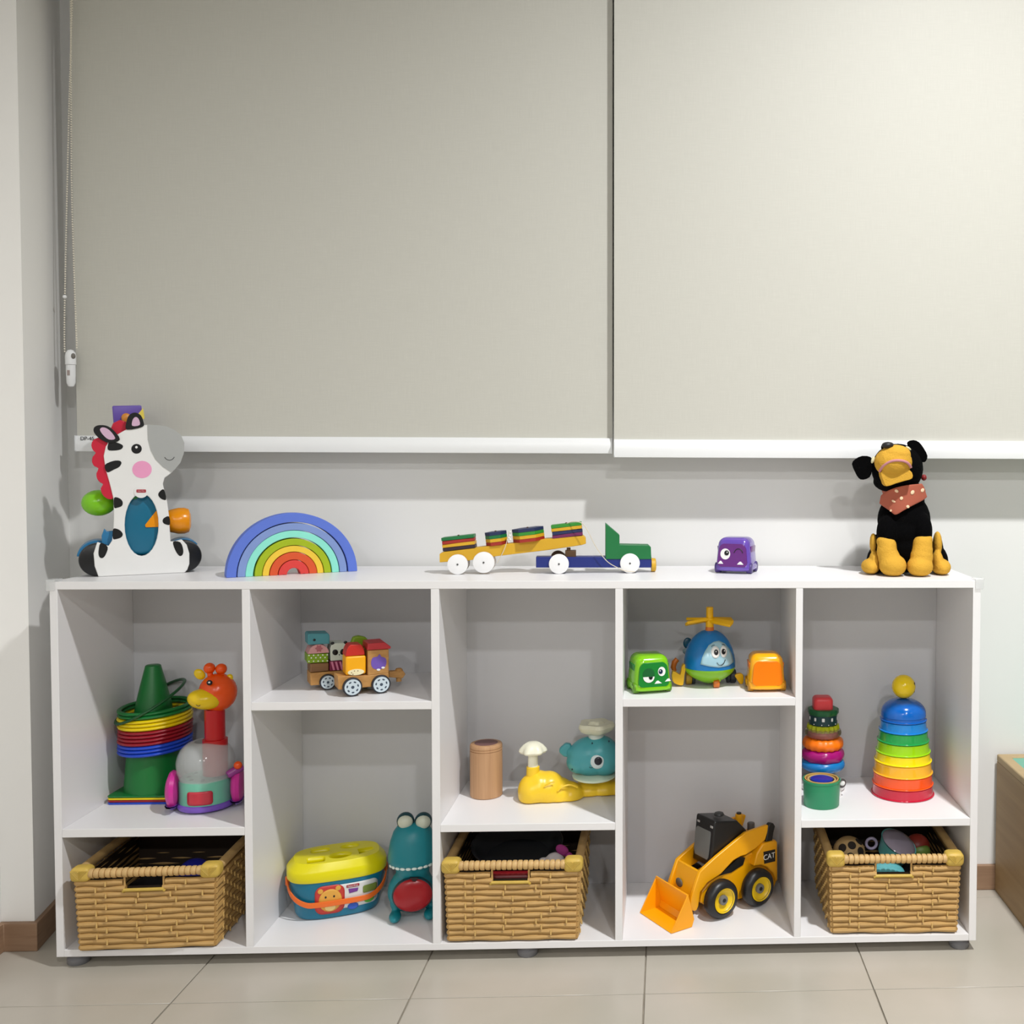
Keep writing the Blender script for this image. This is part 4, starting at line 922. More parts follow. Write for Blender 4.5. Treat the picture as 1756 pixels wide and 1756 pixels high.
for cx, cy, rx, ry, dy, rd in ((1430, 505, 235, 195, -.01, .040), (1500, 470, 200, 170, -.01, .042), (1300, 560, 120, 115, -.01, .034), (1245, 470, 70, 70, -.005, .02), (1560, 520, 170, 180, -.01, .042)):
    c = t.L(cx, cy, dy); g.ell(c, (rx * K, rd, ry * K), None, 24, 14)
for v in g.b.verts: v.co.x = min(v.co.x, .0560)
zmin = t.L(1450, 712, -.02).z
for v in g.b.verts: v.co.z = max(v.co.z, zmin)
part('body', g, whl, t, remesh=.0028, smooth_it=8)
g = G(); g.prism(t.O([(1290, 470), (1220, 520), (1150, 505), (1105, 465), (1110, 425), (1170, 372), (1225, 380), (1230, 430), (1280, 420)], -.004), -.012, .004); part('tail', g, whl, t, bev=.004, seg=3)
g = G()
c = t.L(1440, 712, -.02); g.lathe([(150 * K, -.003), (168 * K, 0), (172 * K, .004), (160 * K, .006)], (c.x + .004, -.010, c.z - .002), 40, sx=1.25, sy=1.35)
for v in g.b.verts: v.co.x = min(v.co.x, .0560)
part('belly_edge', g, P_('belly_cream', (214, 230, 206), .4), t)
g = G(); c = t.L(1490, 560, -.048); g.ell(c, (70 * K, .006, 74 * K)); ey = part('eye', g, P_('eye_white_blue', (206, 218, 220), .3), t)
g = G(); g.ell(c + Vector((.0016, -.005, .0022)), (39 * K, .003, 41 * K)); part('pupil', g, P_('pupil_navy', (14, 18, 34), .3), ey)
g = G()
for x, y, d in ((1437, 378, -.044), (1605, 358, -.046), (1237, 640, -.036)): g.ell(t.L(x, y, d), (.0018, .0012, .0024), n=10, m=6)
part('printed_spots', g, P_('spot_navy', (14, 50, 66), .5), t)
g = G(); g.tube([t.L(x, y, -.0505) for x, y in ((1408, 618), (1425, 626), (1443, 620))], .0006, 5); part('smile', g, black, t)
cz = t.L(1475, 320, -.01)
g = G(); g.cyl((cz.x, -.01, cz.z - .008), (cz.x, -.01, t.L(1475, 270, -.01).z), .0185, .0175, n=28); part('spout_stem', g, P_('spout_white', (206, 214, 206), .4), t)
z0 = t.L(1475, 262, -.01).z
g = G(); g.lathe([(0, -.004), (90 * K, -.004), (150 * K, .004), (172 * K, .014), (160 * K, .022), (110 * K, .022), (80 * K, .020), (60 * K, .026), (0, .028)], (cz.x, -.01, z0), 48, fn=lambda a, z: 1 + .10 * math.cos(5 * a + .6))
for v in g.b.verts: v.co.x = min(v.co.x, .0560)
part('water_spout', g, P_('spout_cream', (212, 210, 186), .45), t)
# ------------------------------------------------------------------ cubby 4 (upper): helicopter
CRH = (1060, 1020, 5.6645)
t = T('helicopter_toy', 'blue and green toy helicopter with a smiling face and yellow rotor', 'toy helicopter', 1.4165, .132, ZS4 + .0003, 6, crop=CRH)
K = t.k(890, 600, 0)
hb = P_('heli_blue', (16, 112, 178), .25); hg = P_('heli_green', (128, 186, 18), .3); hy = P_('heli_yellow', (232, 176, 0), .3); ho = P_('heli_orange', (206, 110, 36), .35)
cx = t.L(888, 600, 0).x; zc = t.L(888, 735, -.05).z; ztop = t.L(888, 335, 0).z; zbot = max(.0035, t.L(888, 905, -.02).z)
RX, RY = 250 * K, .058
def egg_r(z):
    if z >= zc: q = (z - zc) / (ztop - zc); return max(0, 1 - q ** 2.1) ** .5 if q < 1 else 0
    q = (zc - z) / (zc - zbot); return max(0, 1 - q ** 1.7) ** .75
def egg(a, z, off=0): return Vector((cx + (RX * egg_r(z) + off) * math.sin(a), -(RY * egg_r(z) + off) * math.cos(a), z))
g = G(); n_ = 22; g.lathe([(egg_r(zc + (ztop - zc) * i / n_), zc + (ztop - zc) * i / n_) for i in range(n_)] + [(0, ztop)], (cx, 0, 0), 48, sx=RX, sy=RY); bd = part('upper_body', g, hb, t)
g = G(); g.lathe([(0, zbot)] + [(egg_r(zbot + (zc - zbot) * i / 14), zbot + (zc - zbot) * i / 14 - .0002) for i in range(1, 15)], (cx, 0, 0), 48, sx=RX, sy=RY); part('lower_body', g, hg, t)
def face(x, y, off):      # crop pixel of the face -> egg surface
    p = t.L(x, y, -.045); z = max(min(p.z, ztop - .004), zbot + .004); s_ = max(-.98, min(.98, (p.x - cx) / max(RX * egg_r(z), 1e-4)))
    return egg(math.asin(s_), z, off)
def fd(name, ol, mat, par, off, th=.0005, rings=3):
    g = G(); g.decal(ol, lambda x, y: face(x, y, off), rings); return part(name, g, mat, par, solid=th)
win = fd('windscreen', [(797, 670), (812, 610), (840, 550), (880, 490), (930, 460), (985, 452), (1040, 480), (1085, 535), (1115, 600), (1126, 662), (1070, 688), (970, 696), (870, 684)], P_('screen_pale', (158, 196, 210), .2), bd, .0012, rings=6)
for x, y, rx, ry in ((940, 552, 40, 56), (1020, 550, 34, 54)):
    e_ = fd('eye', ov(x, y, rx, ry, n=20), white, win, .0022); fd('pupil', ov(x + (5 if x < 980 else -3), y, 20, 26, n=16), black, win, .0030); fd('eye_highlight', ov(x + 4, y - 8, 5, 7, n=10), white, win, .0036)
g = G(); g.tube([face(x, y, .003) for x, y in catmull([(950, 645), (965, 668), (990, 672), (1015, 655), (1030, 625)], 4, False)], [.0006] * 8 + [.0009] * 9, 6); part('smile', g, black, win)
g = G(); g.tube([face(x, y, .003) for x, y in catmull([(905, 502), (915, 490), (935, 486)], 3, False)], .0007, 5); g.tube([face(x, y, .003) for x, y in catmull([(1005, 484), (1020, 485), (1035, 496)], 3, False)], .0007, 5); part('eyebrows', g, black, win)
c = t.L(885, 310, 0)
g = G(); g.cyl((cx, 0, ztop - .004), (cx, 0, c.z), .0105, .0095, n=24); part('mast', g, ho, t)
zr = t.L(885, 262, 0).z
rt_ = G(); rt_.cyl((cx, 0, c.z + .0002), (cx, 0, zr + .009), .0095, n=24); hub = part('rotor_hub', rt_, hy, t)
for a, L_, dz in ((198, 290, .0), (20, 290, 0), (318, 210, 0), (140, 215, 0)):
    g = G(); d = Vector((math.cos(R(a)), math.sin(R(a)), 0)); L2 = .058
    g.box((0, 0, 0), (L2, .0165, .0065), bev=.001); g.xf(Matrix.Translation(Vector((cx, 0, zr + .002)) + d * (L2 / 2 + .002)) @ Matrix.Rotation(R(a), 4, 'Z') @ Matrix.Rotation(R(5), 4, 'Y') @ Matrix.Rotation(R(26), 4, 'X')); part('rotor_blade', g, hy, t)
g = G(); g.cyl((cx, 0, zr + .009), (cx, 0, t.L(885, 118, 0).z), .0085, .0082, n=24, bev=.001); part('rotor_cap', g, hy, t)
# tail
g = G(); g.cyl(t.L(775, 520, .03), t.L(690, 500, .075), .016, .008, n=20); part('tail_boom', g, hb, t)
g = G(); c = t.L(676, 470, .078); g.ell(c, (.011, .004, .0135)); tf = part('tail_fin', g, P_('tail_teal', (8, 72, 96), .3), t)
g = G(); c = t.L(660, 548, .072); g.ell(c, (.0085, .005, .0075)); part('tail_rotor', g, P_('tail_grey', (110, 130, 136), .3), t)
# side skids that look like little arms
g = G(); g.prism(t.O([(525, 740), (560, 745), (600, 770), (615, 700), (630, 672), (650, 672), (655, 700), (640, 780), (630, 862), (600, 872), (540, 850), (520, 800)], -.004, 2), -.012, .004); part('skid', g, hy, t, bev=.003, seg=3)
g = G(); g.tube([t.L(575, 625, .03), t.L(548, 655, .03), t.L(535, 705, .028), t.L(550, 745, .026)], [.006, .007, .0065, .005], 10); part('skid_rear', g, ho, t)
g = G(); g.prism(t.O([(1160, 765), (1205, 765), (1218, 800), (1212, 858), (1180, 862), (1150, 815), (1130, 780)], .0, 2), -.004, .010); part('skid', g, hy, t, bev=.003, seg=3)
for x, d in ((655, .012), (1140, .016)):
    c = t.L(x, 830, d); g = G(); s_ = 1 if x < 900 else -1
    g.cyl((c.x, d, .0162), (c.x + s_ * .014, d, .0162), .016, n=28, bev=.002); part('wheel', g, P_('wheel_olive', (170, 130, 20), .4) if x < 900 else tyre, t)
    g = G(); g.cyl((c.x + s_ * .0142, d, .0162), (c.x + s_ * .022, d, .0162), .0155, n=28, bev=.002); part('tyre', g, tyre, t)
    g = G(); g.cyl((c.x + s_ * .02, d, .0162), (cx, d * .6, zbot + .018), .004, n=12); part('axle', g, tyre, t)
a, b = t.L(960, 905, -.04), t.L(965, 905, -.04)
g = G(); g.cyl((a.x - .007, -.030, .0098), (a.x + .007, -.030, .0098), .0096, n=28, bev=.002); fw = part('nose_wheel', g, ho, t)
g = G(); g.box((a.x, -.026, .020), (.020, .016, .012), bev=.002); part('nose_fork', g, hg, t)

# ------------------------------------------------------------------ cubby 4 (lower): skid steer loader
CRL = (1060, 1370, 5.6645)
t = T('skid_steer_loader_toy', 'yellow toy skid steer loader with black cab and lowered bucket', 'toy loader', 1.4175, .096, ZB + .0003, 34, crop=CRL)
cy_ = P_('loader_yellow', (240, 168, 6), .35); cyd = P_('loader_bucket', (250, 166, 4), .32); cb = P_('loader_black', (16, 16, 17), .35)
W_ = .092    # body depth behind the near arm plane
def arm(y0, y1):
    g = G(); g.prism(t.O([(712, 1080), (700, 1030), (712, 960), (795, 712), (850, 660), (960, 560), (1160, 395), (1240, 330), (1452, 255), (1470, 262), (1430, 400), (1345, 478), (1240, 545), (1190, 560), (1120, 600), (1000, 730), (870, 815), (800, 905), (782, 1040), (768, 1078), (740, 1092)], .012), y0, y1); return part('lift_arm', g, cy_, t, bev=.002)
arm(.012, .022); ar2 = arm(.012 + W_ - .002, .022 + W_ - .002)
p1 = t.L(720, 700, .012); p2 = t.L(770, 900, .012)
# front cross piece between the arms
a1, a2 = t.L(800, 712, .012), t.L(722, 1000, .012)
pr0 = [(a1.x, a1.z), (a1.x + .008, a1.z - .002), (a2.x + .012, a2.z + .0), (a2.x + .002, a2.z)]
g = G(); g.prism(pr0, .014, .018 + W_, ); part('cross_plate', g, cy_, t, bev=.002)
cc = Vector(((a1.x * .35 + a2.x * .65) - .0012, .018 + W_ * .62, a1.z * .35 + a2.z * .65)); g = G(); g.ell(cc, (.004, .013, .0105)); part('plate_opening', g, P_('opening_grey', (96, 92, 84), .5), t)
# chassis and rear body
g = G(); g.prism(t.O([(800, 1010), (815, 900), (900, 800), (1000, 740), (1120, 680), (1230, 560), (1345, 500), (1400, 430), (1520, 398), (1538, 410), (1540, 800), (1500, 900), (1300, 940), (1100, 1000), (900, 1060)], .024), .024, .008 + W_ - .004); part('chassis', g, cy_, t, bev=.003)
ra, rb2 = t.L(1400, 432, .010), t.L(1540, 800, .010)
g = G(); g.prism(t.O([(1310, 650), (1345, 520), (1400, 432), (1520, 398), (1538, 412), (1540, 800), (1500, 720), (1440, 662), (1380, 640)], .010), .006, W_ + .018); rear = part('engine_housing', g, cy_, t, bev=.003)
g = G(); g.prism(t.O([(1412, 515), (1525, 490), (1525, 605), (1420, 630)], .0055), .0050, .0062); pl = part('name_plate', g, cb, rear)
q1, q2 = t.L(1468, 560, .0046), t.L(1500, 552, .0046)
text('name_text', 'CAT', .0185, white, pl, Matrix.Translation(q1) @ Matrix.Rotation(-.0, 4, 'Y'), .0002, 1.0)
ex = t.L(1490, 250, .03); g = G(); g.prism(t.O([(1450, 262), (1470, 232), (1500, 232), (1518, 262), (1500, 330), (1490, 402), (1425, 415), (1440, 350)], .014), .010, .022); part('rear_link', g, cb, t, bev=.002)
g = G(); g.prism(t.O([(980, 745), (1120, 620), (1180, 560), (1235, 572), (1215, 640), (1100, 715)], .022), .022, .0245); part('side_recess', g, cb, t)
# cab
cab = t.O([(722, 640), (752, 258), (768, 205), (790, 198), (900, 225), (960, 230), (1200, 205), (1262, 300), (1180, 380), (1000, 540), (905, 600), (890, 660), (800, 690)], .022)
g = G()
A = t.L(905, 630, .022); B = t.L(945, 250, .022); C_ = t.L(1262, 290, .022); Dd = t.L(1205, 205, .022); E_ = t.L(1000, 560, .022)
prof = [(A.x, A.z - .012), (B.x - .001, B.z), (B.x + .001, B.z + .006), (Dd.x - .012, Dd.z), (C_.x, C_.z - .006), (C_.x + .004, C_.z - .05), (E_.x + .03, A.z - .012)]
g.prism(prof, .024, W_ + .006); cabo = part('cab', g, cb, t, bev=.004, seg=3)
fx = lambda z: A.x + (B.x - A.x) * (z - A.z) / (B.z - A.z)
g = G(); wy = W_ - .018; z0, z1 = A.z + .004, B.z - .020
g.prism(rrect(0, 0, wy - .014, 1, .006, 4) if 0 else [(.004, 0), (wy - .022, 0), (wy - .016, .012), (wy - .016, (z1 - z0) - .006), (wy - .022, z1 - z0), (.002, z1 - z0), (0, z1 - z0 - .006), (0, .006)], 0, .0016)
# window lies in the front face of the cab: local x of the prism -> +y of the toy
sl = math.atan2(B.x - A.x, B.z - A.z)
g.xf(Matrix.Translation((fx(z0) - .0012, .024 + .011, z0)) @ Matrix.Rotation(sl, 4, 'Y') @ Matrix(((0, 1, 0, 0), (1, 0, 0, 0), (0, 0, 1, 0), (0, 0, 0, 1))))
part('windscreen', g, P_('screen_grey', (112, 114, 112), .25), cabo)
for y in (.034, W_ - .006):
    g = G(); g.box((fx(B.z - .009) - .0006, y, B.z - .009), (.002, .010, .005), bev=.0006); part('headlight', g, P_('lamp_grey', (170, 168, 166), .3), cabo)
g = G(); xm = (B.x + Dd.x) / 2; g.cyl((xm, .015 + W_ / 2, B.z + .003), (xm, .015 + W_ / 2, B.z + .0095), .0125, .011, n=20, bev=.002); part('roof_knob', g, P_('roof_grey', (50, 50, 50), .4), cabo)
# rear bits visible above
g = G(); c = t.L(1185, 165, .085); g.cyl((c.x, .09, c.z - .03), (c.x, .09, c.z + .004), .009, n=18, bev=.002); ep = part('exhaust', g, cy_, t)
g = G(); g.cyl((c.x, .09, c.z + .004), (c.x, .09, c.z + .007), .006, n=16); part('exhaust_cap', g, cb, ep)
g = G(); c = t.L(1290, 235, .06); g.cyl((c.x, .06, c.z - .03), (c.x, .06, c.z + .002), .009, n=18, bev=.002); part('rear_knob', g, P_('knob_grey', (90, 84, 80), .4), t)
# wheels
tr_ = P_('tyre_black', (20, 20, 22), .4); hy2 = P_('rim_yellow', (236, 196, 20), .35)
for cx_, cy2 in ((1040, 1000), (1395, 880)):
    c = t.L(cx_, cy2, -.020); rr = .0445
    for y0, s_ in ((-.020, 1), (W_ + .018, -1)):
        yo = y0 if s_ > 0 else y0 + .028
        def LP(prof): return [(r, z) for r, z in prof]
        mm = Matrix.Rotation(R(-90 * s_), 4, 'X')
        g = G(); g.lathe([(.0262, .004), (.031, .0), (.038, .002), (.0435, .009), (rr, .017), (.0435, .024), (.038, .029), (.020, .030), (.020, .012), (.0262, .012)], (c.x, yo, rr), 48, mm, cap=False); w_ = part('wheel', g, tr_, t, ang=50)
        g = G(); g.lathe([(.0262, .0025), (.0285, .0008), (.0268, .0045), (.0215, .0085), (.018, .010), (0, .0105)], (c.x, yo, rr), 40, mm, cap=False); rm = part('rim', g, hy2, w_)
        g = G(); g.lathe([(.0115, .0110), (.0110, .0040), (.0085, .003), (0, .0032)], (c.x, yo, rr), 24, mm, cap=False); hb2 = part('hub_bolt', g, P_('hub_grey', (112, 112, 110), .4), rm)
        g = G(); g.lathe([(.0050, .0032), (.0048, .0022), (0, .0022)], (c.x, yo, rr), 6, mm); part('bolt_socket', g, cb, hb2)
# bucket
bl0 = t.L(512, 1322, -.010)   # near lower front corner
g = G()
yb0, yb1 = -.004, .128
NB = t.L(720, 1245, -.004); NT = t.L(690, 925, -.004); NF = t.L(515, 1322, -.004)
pF = (NF.x, .0006); pB = (NB.x, .0006); pM = (t.L(735, 1170, -.004).x + .002, t.L(735, 1170, -.004).z); pT = (NT.x - .002, NT.z)
th_ = .003
sidep = [pF, pB, pM, pT]
for y in (yb0, yb1 - .004): g.prism(sidep, y, y + .004)
g.prism([pF, (pB[0], pB[1]), (pB[0], th_), (pF[0] + .004, th_)], yb0 + .003, yb1 - .003)
g.prism([(pB[0] - .001, .001), pM, pT, (pT[0] - .004, pT[1] - .001), (pM[0] - .006, pM[1]), (pB[0] - .006, .003)], yb0 + .003, yb1 - .003)
part('bucket', g, cyd, t, bev=.0012)
g = G(); g.box(((a2.x + pM[0]) / 2 + .004, .060, .030), (.016, .05, .020), bev=.003); part('bucket_mount', g, cb, t)

# ------------------------------------------------------------------ cubby 5: stacking rings, nested cups, cup tower
CRT = (1360, 1150, 5.4875)
cx0 = at(1547.5, 1370, .178).x
TW = [('crimson', (196, 14, 52), 1250, 1140, 283, 272), ('orange red', (246, 84, 4), 1140, 1030, 274, 266), ('amber', (254, 186, 40), 1030, 915, 268, 256), ('yellow', (252, 226, 0), 915, 822, 258, 244), ('lime', (158, 216, 8), 822, 714, 246, 232), ('green', (26, 160, 76), 714, 612, 233, 219), ('light blue', (16, 132, 212), 612, 512, 219, 206), ('dark blue', (4, 96, 186), 512, 268, 208, 0)]
place8 = ['lowest', 'second', 'third', 'fourth', 'fifth', 'sixth', 'seventh', 'topmost']
ref = T('stacking_cup', 'x', 'x', cx0, .178, ZS5 + .0003, 0, crop=CRT); K = ref.k(1030, 900, 0)
zprev = 0
for i, (nm, col, yb, yt, r0, r1) in enumerate(TW):
    t = ref if i == 0 else T('stacking_cup', '', '', cx0, .178, ZS5 + .0003, 0, crop=CRT)
    t.e['label'] = '%s stacking cup, %s from the bottom of the tall cup tower' % (nm, place8[i]) if 0 < i < 7 else '%s stacking cup, %s in the tall cup tower' % (nm, place8[i])
    t.e['category'] = 'stacking cup'; t.e['group'] = 'cups of the tall rainbow tower'
    rr0, rr1 = r0 * K, r1 * K
    z0 = zprev; z1 = t.L(1030, yt, -r1 * K).z if i < 7 else t.L(1030, 268, -.01).z
    g = G()
    if i < 7: pf = [(rr0 - .0012, z0), (rr0 + .0012, z0 + .0004), (rr0 + .0016, z0 + .003), (rr0 - .0008, z0 + .0036), (rr1 + .0008, z1 - .004), (rr1 + .0016, z1 - .0016), (rr1 - .002, z1 - .0002), (0, z1 - .0002)]
    else:
        H8 = z1 - z0; pf = [(rr0, z0), (rr0 + .0014, z0 + .0004), (rr0 + .0014, z0 + .003), (rr0 - .001, z0 + .0036), (rr0 - .001, z0 + .010), (rr0 + .0002, z0 + .011), (rr0, z0 + .014)]
        pf += [(rr0 * math.cos(R(a)) ** .85, z0 + .016 + (H8 - .016) * math.sin(R(a))) for a in range(6, 84, 6)] + [(.016, z1), (0, z1)]
    g.lathe(pf, n=56); part('cup', g, P_('cup_' + nm.replace(' ', '_'), col, .16, coat=.3), t)
    g = G(); zz = z0 + (z1 - z0) * .55 if i < 7 else z0 + .004
    g.torus((0, 0, z0 + .0022), (rr0 + .0012), .0011, n=60, k=8); part('rim', g, P_('cup_' + nm.replace(' ', '_'), col, .16), t)
    zprev = z1
t = T('ball', 'yellow ball with a dark printed face on top of the tall cup tower', 'ball', cx0, .178, ZS5 + zprev + .0003, 0, crop=CRT)
rb3 = 109 * K; g = G(); g.ell((0, 0, rb3), rb3, n=32, m=20); bo = part('ball', g, P_('ball_yellow', (246, 210, 0), .2, coat=.3), t)
g = G()
for az, el, rx, rz in ((62, 18, .0035, .0042), (64, -22, .0024, .0018)):
    d = Vector((math.sin(R(az)) * math.cos(R(el)), -math.cos(R(az)) * math.cos(R(el)), math.sin(R(el))))
    g.ell(Vector((0, 0, rb3)) + d * (rb3 - .0004), (rx, .0012, rz), (0, 0, az), 12, 8)
part('printed_face', g, P_('face_brown', (70, 50, 10), .4), bo)

# rings on a post
cxr = at(1411, 1300, .222).x
t = T('ring_stacker', 'baby ring stacker with colourful rings and coral cap behind the green cup', 'toy', cxr, .222, ZS5 + .0003, 0, crop=CRT)
K = t.k(280, 700, 0); CXp = t.L(280, 700, 0).x
def zf(y, r): return t.L(280, y, -r * K).z
g = G(); g.lathe([(0, 0), (.050, 0), (.054, .004), (.054, .012), (.048, .018), (.011, .02), (.011, t.L(280, 400, 0).z), (0, t.L(280, 398, 0).z)], n=40); part('post', g, P_('post_white', (226, 226, 226), .35), t)
def ring(name, y0, y1, r, mat, fn=None, label=None, tw=0):
    za, zb2 = zf(y1, r), zf(y0, r); zc_ = (za + zb2) / 2; h = abs(zb2 - za) / 2; rm = .013
    h = max(h, .003); g = G(); rin = r * K - h * .95
    ringR = r * K - h; g.torus((0, 0, zc_), ringR, h, n=56, k=14, fx=1, fn=fn); return part(name, g, mat, t, label=label, ang=60)
ring('ring', 885, 985, 205, P_('ring_blue', (20, 120, 190), .25), label='blue ring')
ring('ring', 775, 905, 200, P_('ring_magenta', (160, 8, 110), .25), label='magenta ring', fn=lambda a: 1 + .05 * math.cos(8 * a))
ring('ring', 672, 785, 190, P_('ring_orange', (255, 122, 10), .35), label='orange ring', fn=lambda a: 1 + .07 * math.cos(16 * a))
ring('ring', 575, 665, 172, M('ring_clear', (240, 225, 200), .08, trans=.9, ior=1.3), label='clear ring')
zc1, zc0 = zf(575, 130), zf(665, 130)
g = G(); g.torus((0, 0, (zc0 + zc1) / 2), .024, .006, n=32, k=8); part('inner_beads', g, P_('beads_rose', (190, 80, 90), .4), t)
z0, z1 = zf(600, 140), zf(535, 140)
g = G(); g.lathe([(.02, z0), (140 * K, z0 + .001), (146 * K, (z0 + z1) / 2), (140 * K, z1), (.02, z1)], n=72, fn=lambda a, z: 1 + .05 * math.cos(18 * a)); part('gear_ring', g, P_('gear_lime', (176, 186, 10), .35), t)
z0, z1 = zf(530, 130), zf(432, 130)
g = G(); g.lathe([(.01, z0), (130 * K, z0), (132 * K, z0 + .002), (128 * K, z1), (.01, z1)], n=36); dr = part('pattern_drum', g, P_('drum_dark', (14, 58, 64), .4), t)
g = G()
for a, w in ((-42, .0055), (-8, .0068), (30, .0055), (68, .005), (-76, .005)):
    rr = 131 * K; g.decal(rrect(-w / 2, -.0042, w / 2, .0042, .0016, 3), lambda x, z: Vector(((rr + .0004) * math.sin(R(a) + x / rr), -(rr + .0004) * math.cos(R(a) + x / rr), (z0 + z1) / 2 + .003 + z)), 2)
for a in (-48, -14, 14, 50): g.ell(((132 * K) * math.sin(R(a)), -(132 * K) * math.cos(R(a)), z0 + .0035), .0013, n=8, m=6)
part('drum_pattern', g, white, dr, solid=.0004)
z0, z1 = zf(440, 140), zf(385, 140)
g = G(); g.lathe([(.01, z0), (134 * K, z0), (142 * K, z0 + .003), (142 * K, z1 - .002), (134 * K, z1), (.01, z1)], n=48, fn=lambda a, z: 1 + .03 * math.cos(9 * a)); part('scalloped_disc', g, P_('disc_green', (16, 92, 48), .4), t)
za, zb2 = t.L(280, 405, 0).z, t.L(280, 238, 0).z
g = G(); g.box((t.L(277, 320, 0).x, 0, (za + zb2) / 2), (180 * K, 170 * K, zb2 - za), bev=.010, seg=5); part('cap', g, P_('cap_coral', (226, 64, 70), .4), t)
# nested cups in the green cup
cxc = at(1408.5, 1380, .103).x
t = T('stacking_cup', 'green cup holding smaller cups, standing in front of the ring stacker', 'stacking cup', cxc, .103, ZS5 + .0003, 0, crop=CRT)
K = t.k(270, 1150, 0); ro = 172 * K; hz_ = t.L(270, 1012, 0).z
def cup(t, r, z0, z1, mat, th=.0018):
    g = G(); g.lathe([(0, z0), (r * .93, z0), (r * .96, z0 + .002), (r, z1 - .006), (r + .001, z1 - .005), (r + .001, z1 - .0005), (r - .0005, z1), (r - th, z1 - .0005), (r - th - .001, z0 + .003), (0, z0 + .003)], n=56); return part('cup', g, mat, t, label=None)
cup(t, ro, 0, hz_, P_('cup_sea_green', (36, 140, 96), .35))
for j, (rs, nm, col, lift) in enumerate(((.90, 'gold rimmed', (200, 160, 90), .0015), (.82, 'brown', (120, 80, 60), -.003), (.74, 'beige', (206, 180, 120), -.001))):
    t2 = T('stacking_cup', '%s cup nested inside the green cup, %s ring from outside' % (nm, ['second', 'third', 'fourth'][j]), 'stacking cup', cxc, .103, ZS5 + .0003 + .0032 * (j + 1), 0, 'cups nested in the green cup', CRT)
    cup(t2, ro * rs, 0, hz_ + lift - .0032 * (j + 1), P_('cup_nest_%d' % j, col, .4))
t2 = T('stacking_cup', 'blue cup nested innermost inside the green cup', 'stacking cup', cxc, .103, ZS5 + .0003 + .0032 * 4, 0, 'cups nested in the green cup', CRT)
g = G(); hh = hz_ - .0005 - .0128; g.lathe([(0, 0), (ro * .55, 0), (ro * .62, hh - .002), (ro * .61, hh), (ro * .5, hh + .002), (0, hh + .003)], n=48); part('cup', g, P_('cup_nest_blue', (18, 40, 150), .35), t2)
t = T('teething_ring', 'white and dark ring standing behind the right side of the green cup', 'toy ring', at(1443, 1345, .152).x, .152, ZS5 + .0003, 0, crop=CRT)
c = t.L(460, 1060, 0)
g = G(); g.torus((c.x, 0, c.z), .0085, .0026, (90, 0, 25), n=32); part('ring', g, P_('ring_dark', (70, 66, 66), .4), t)
g = G(); g.ell((c.x, .001, c.z), (.0075, .002, .0075)); g.cyl((c.x - .004, .006, 0), (c.x - .004, .004, c.z - .004), .0035, n=12); part('disc', g, white, t)

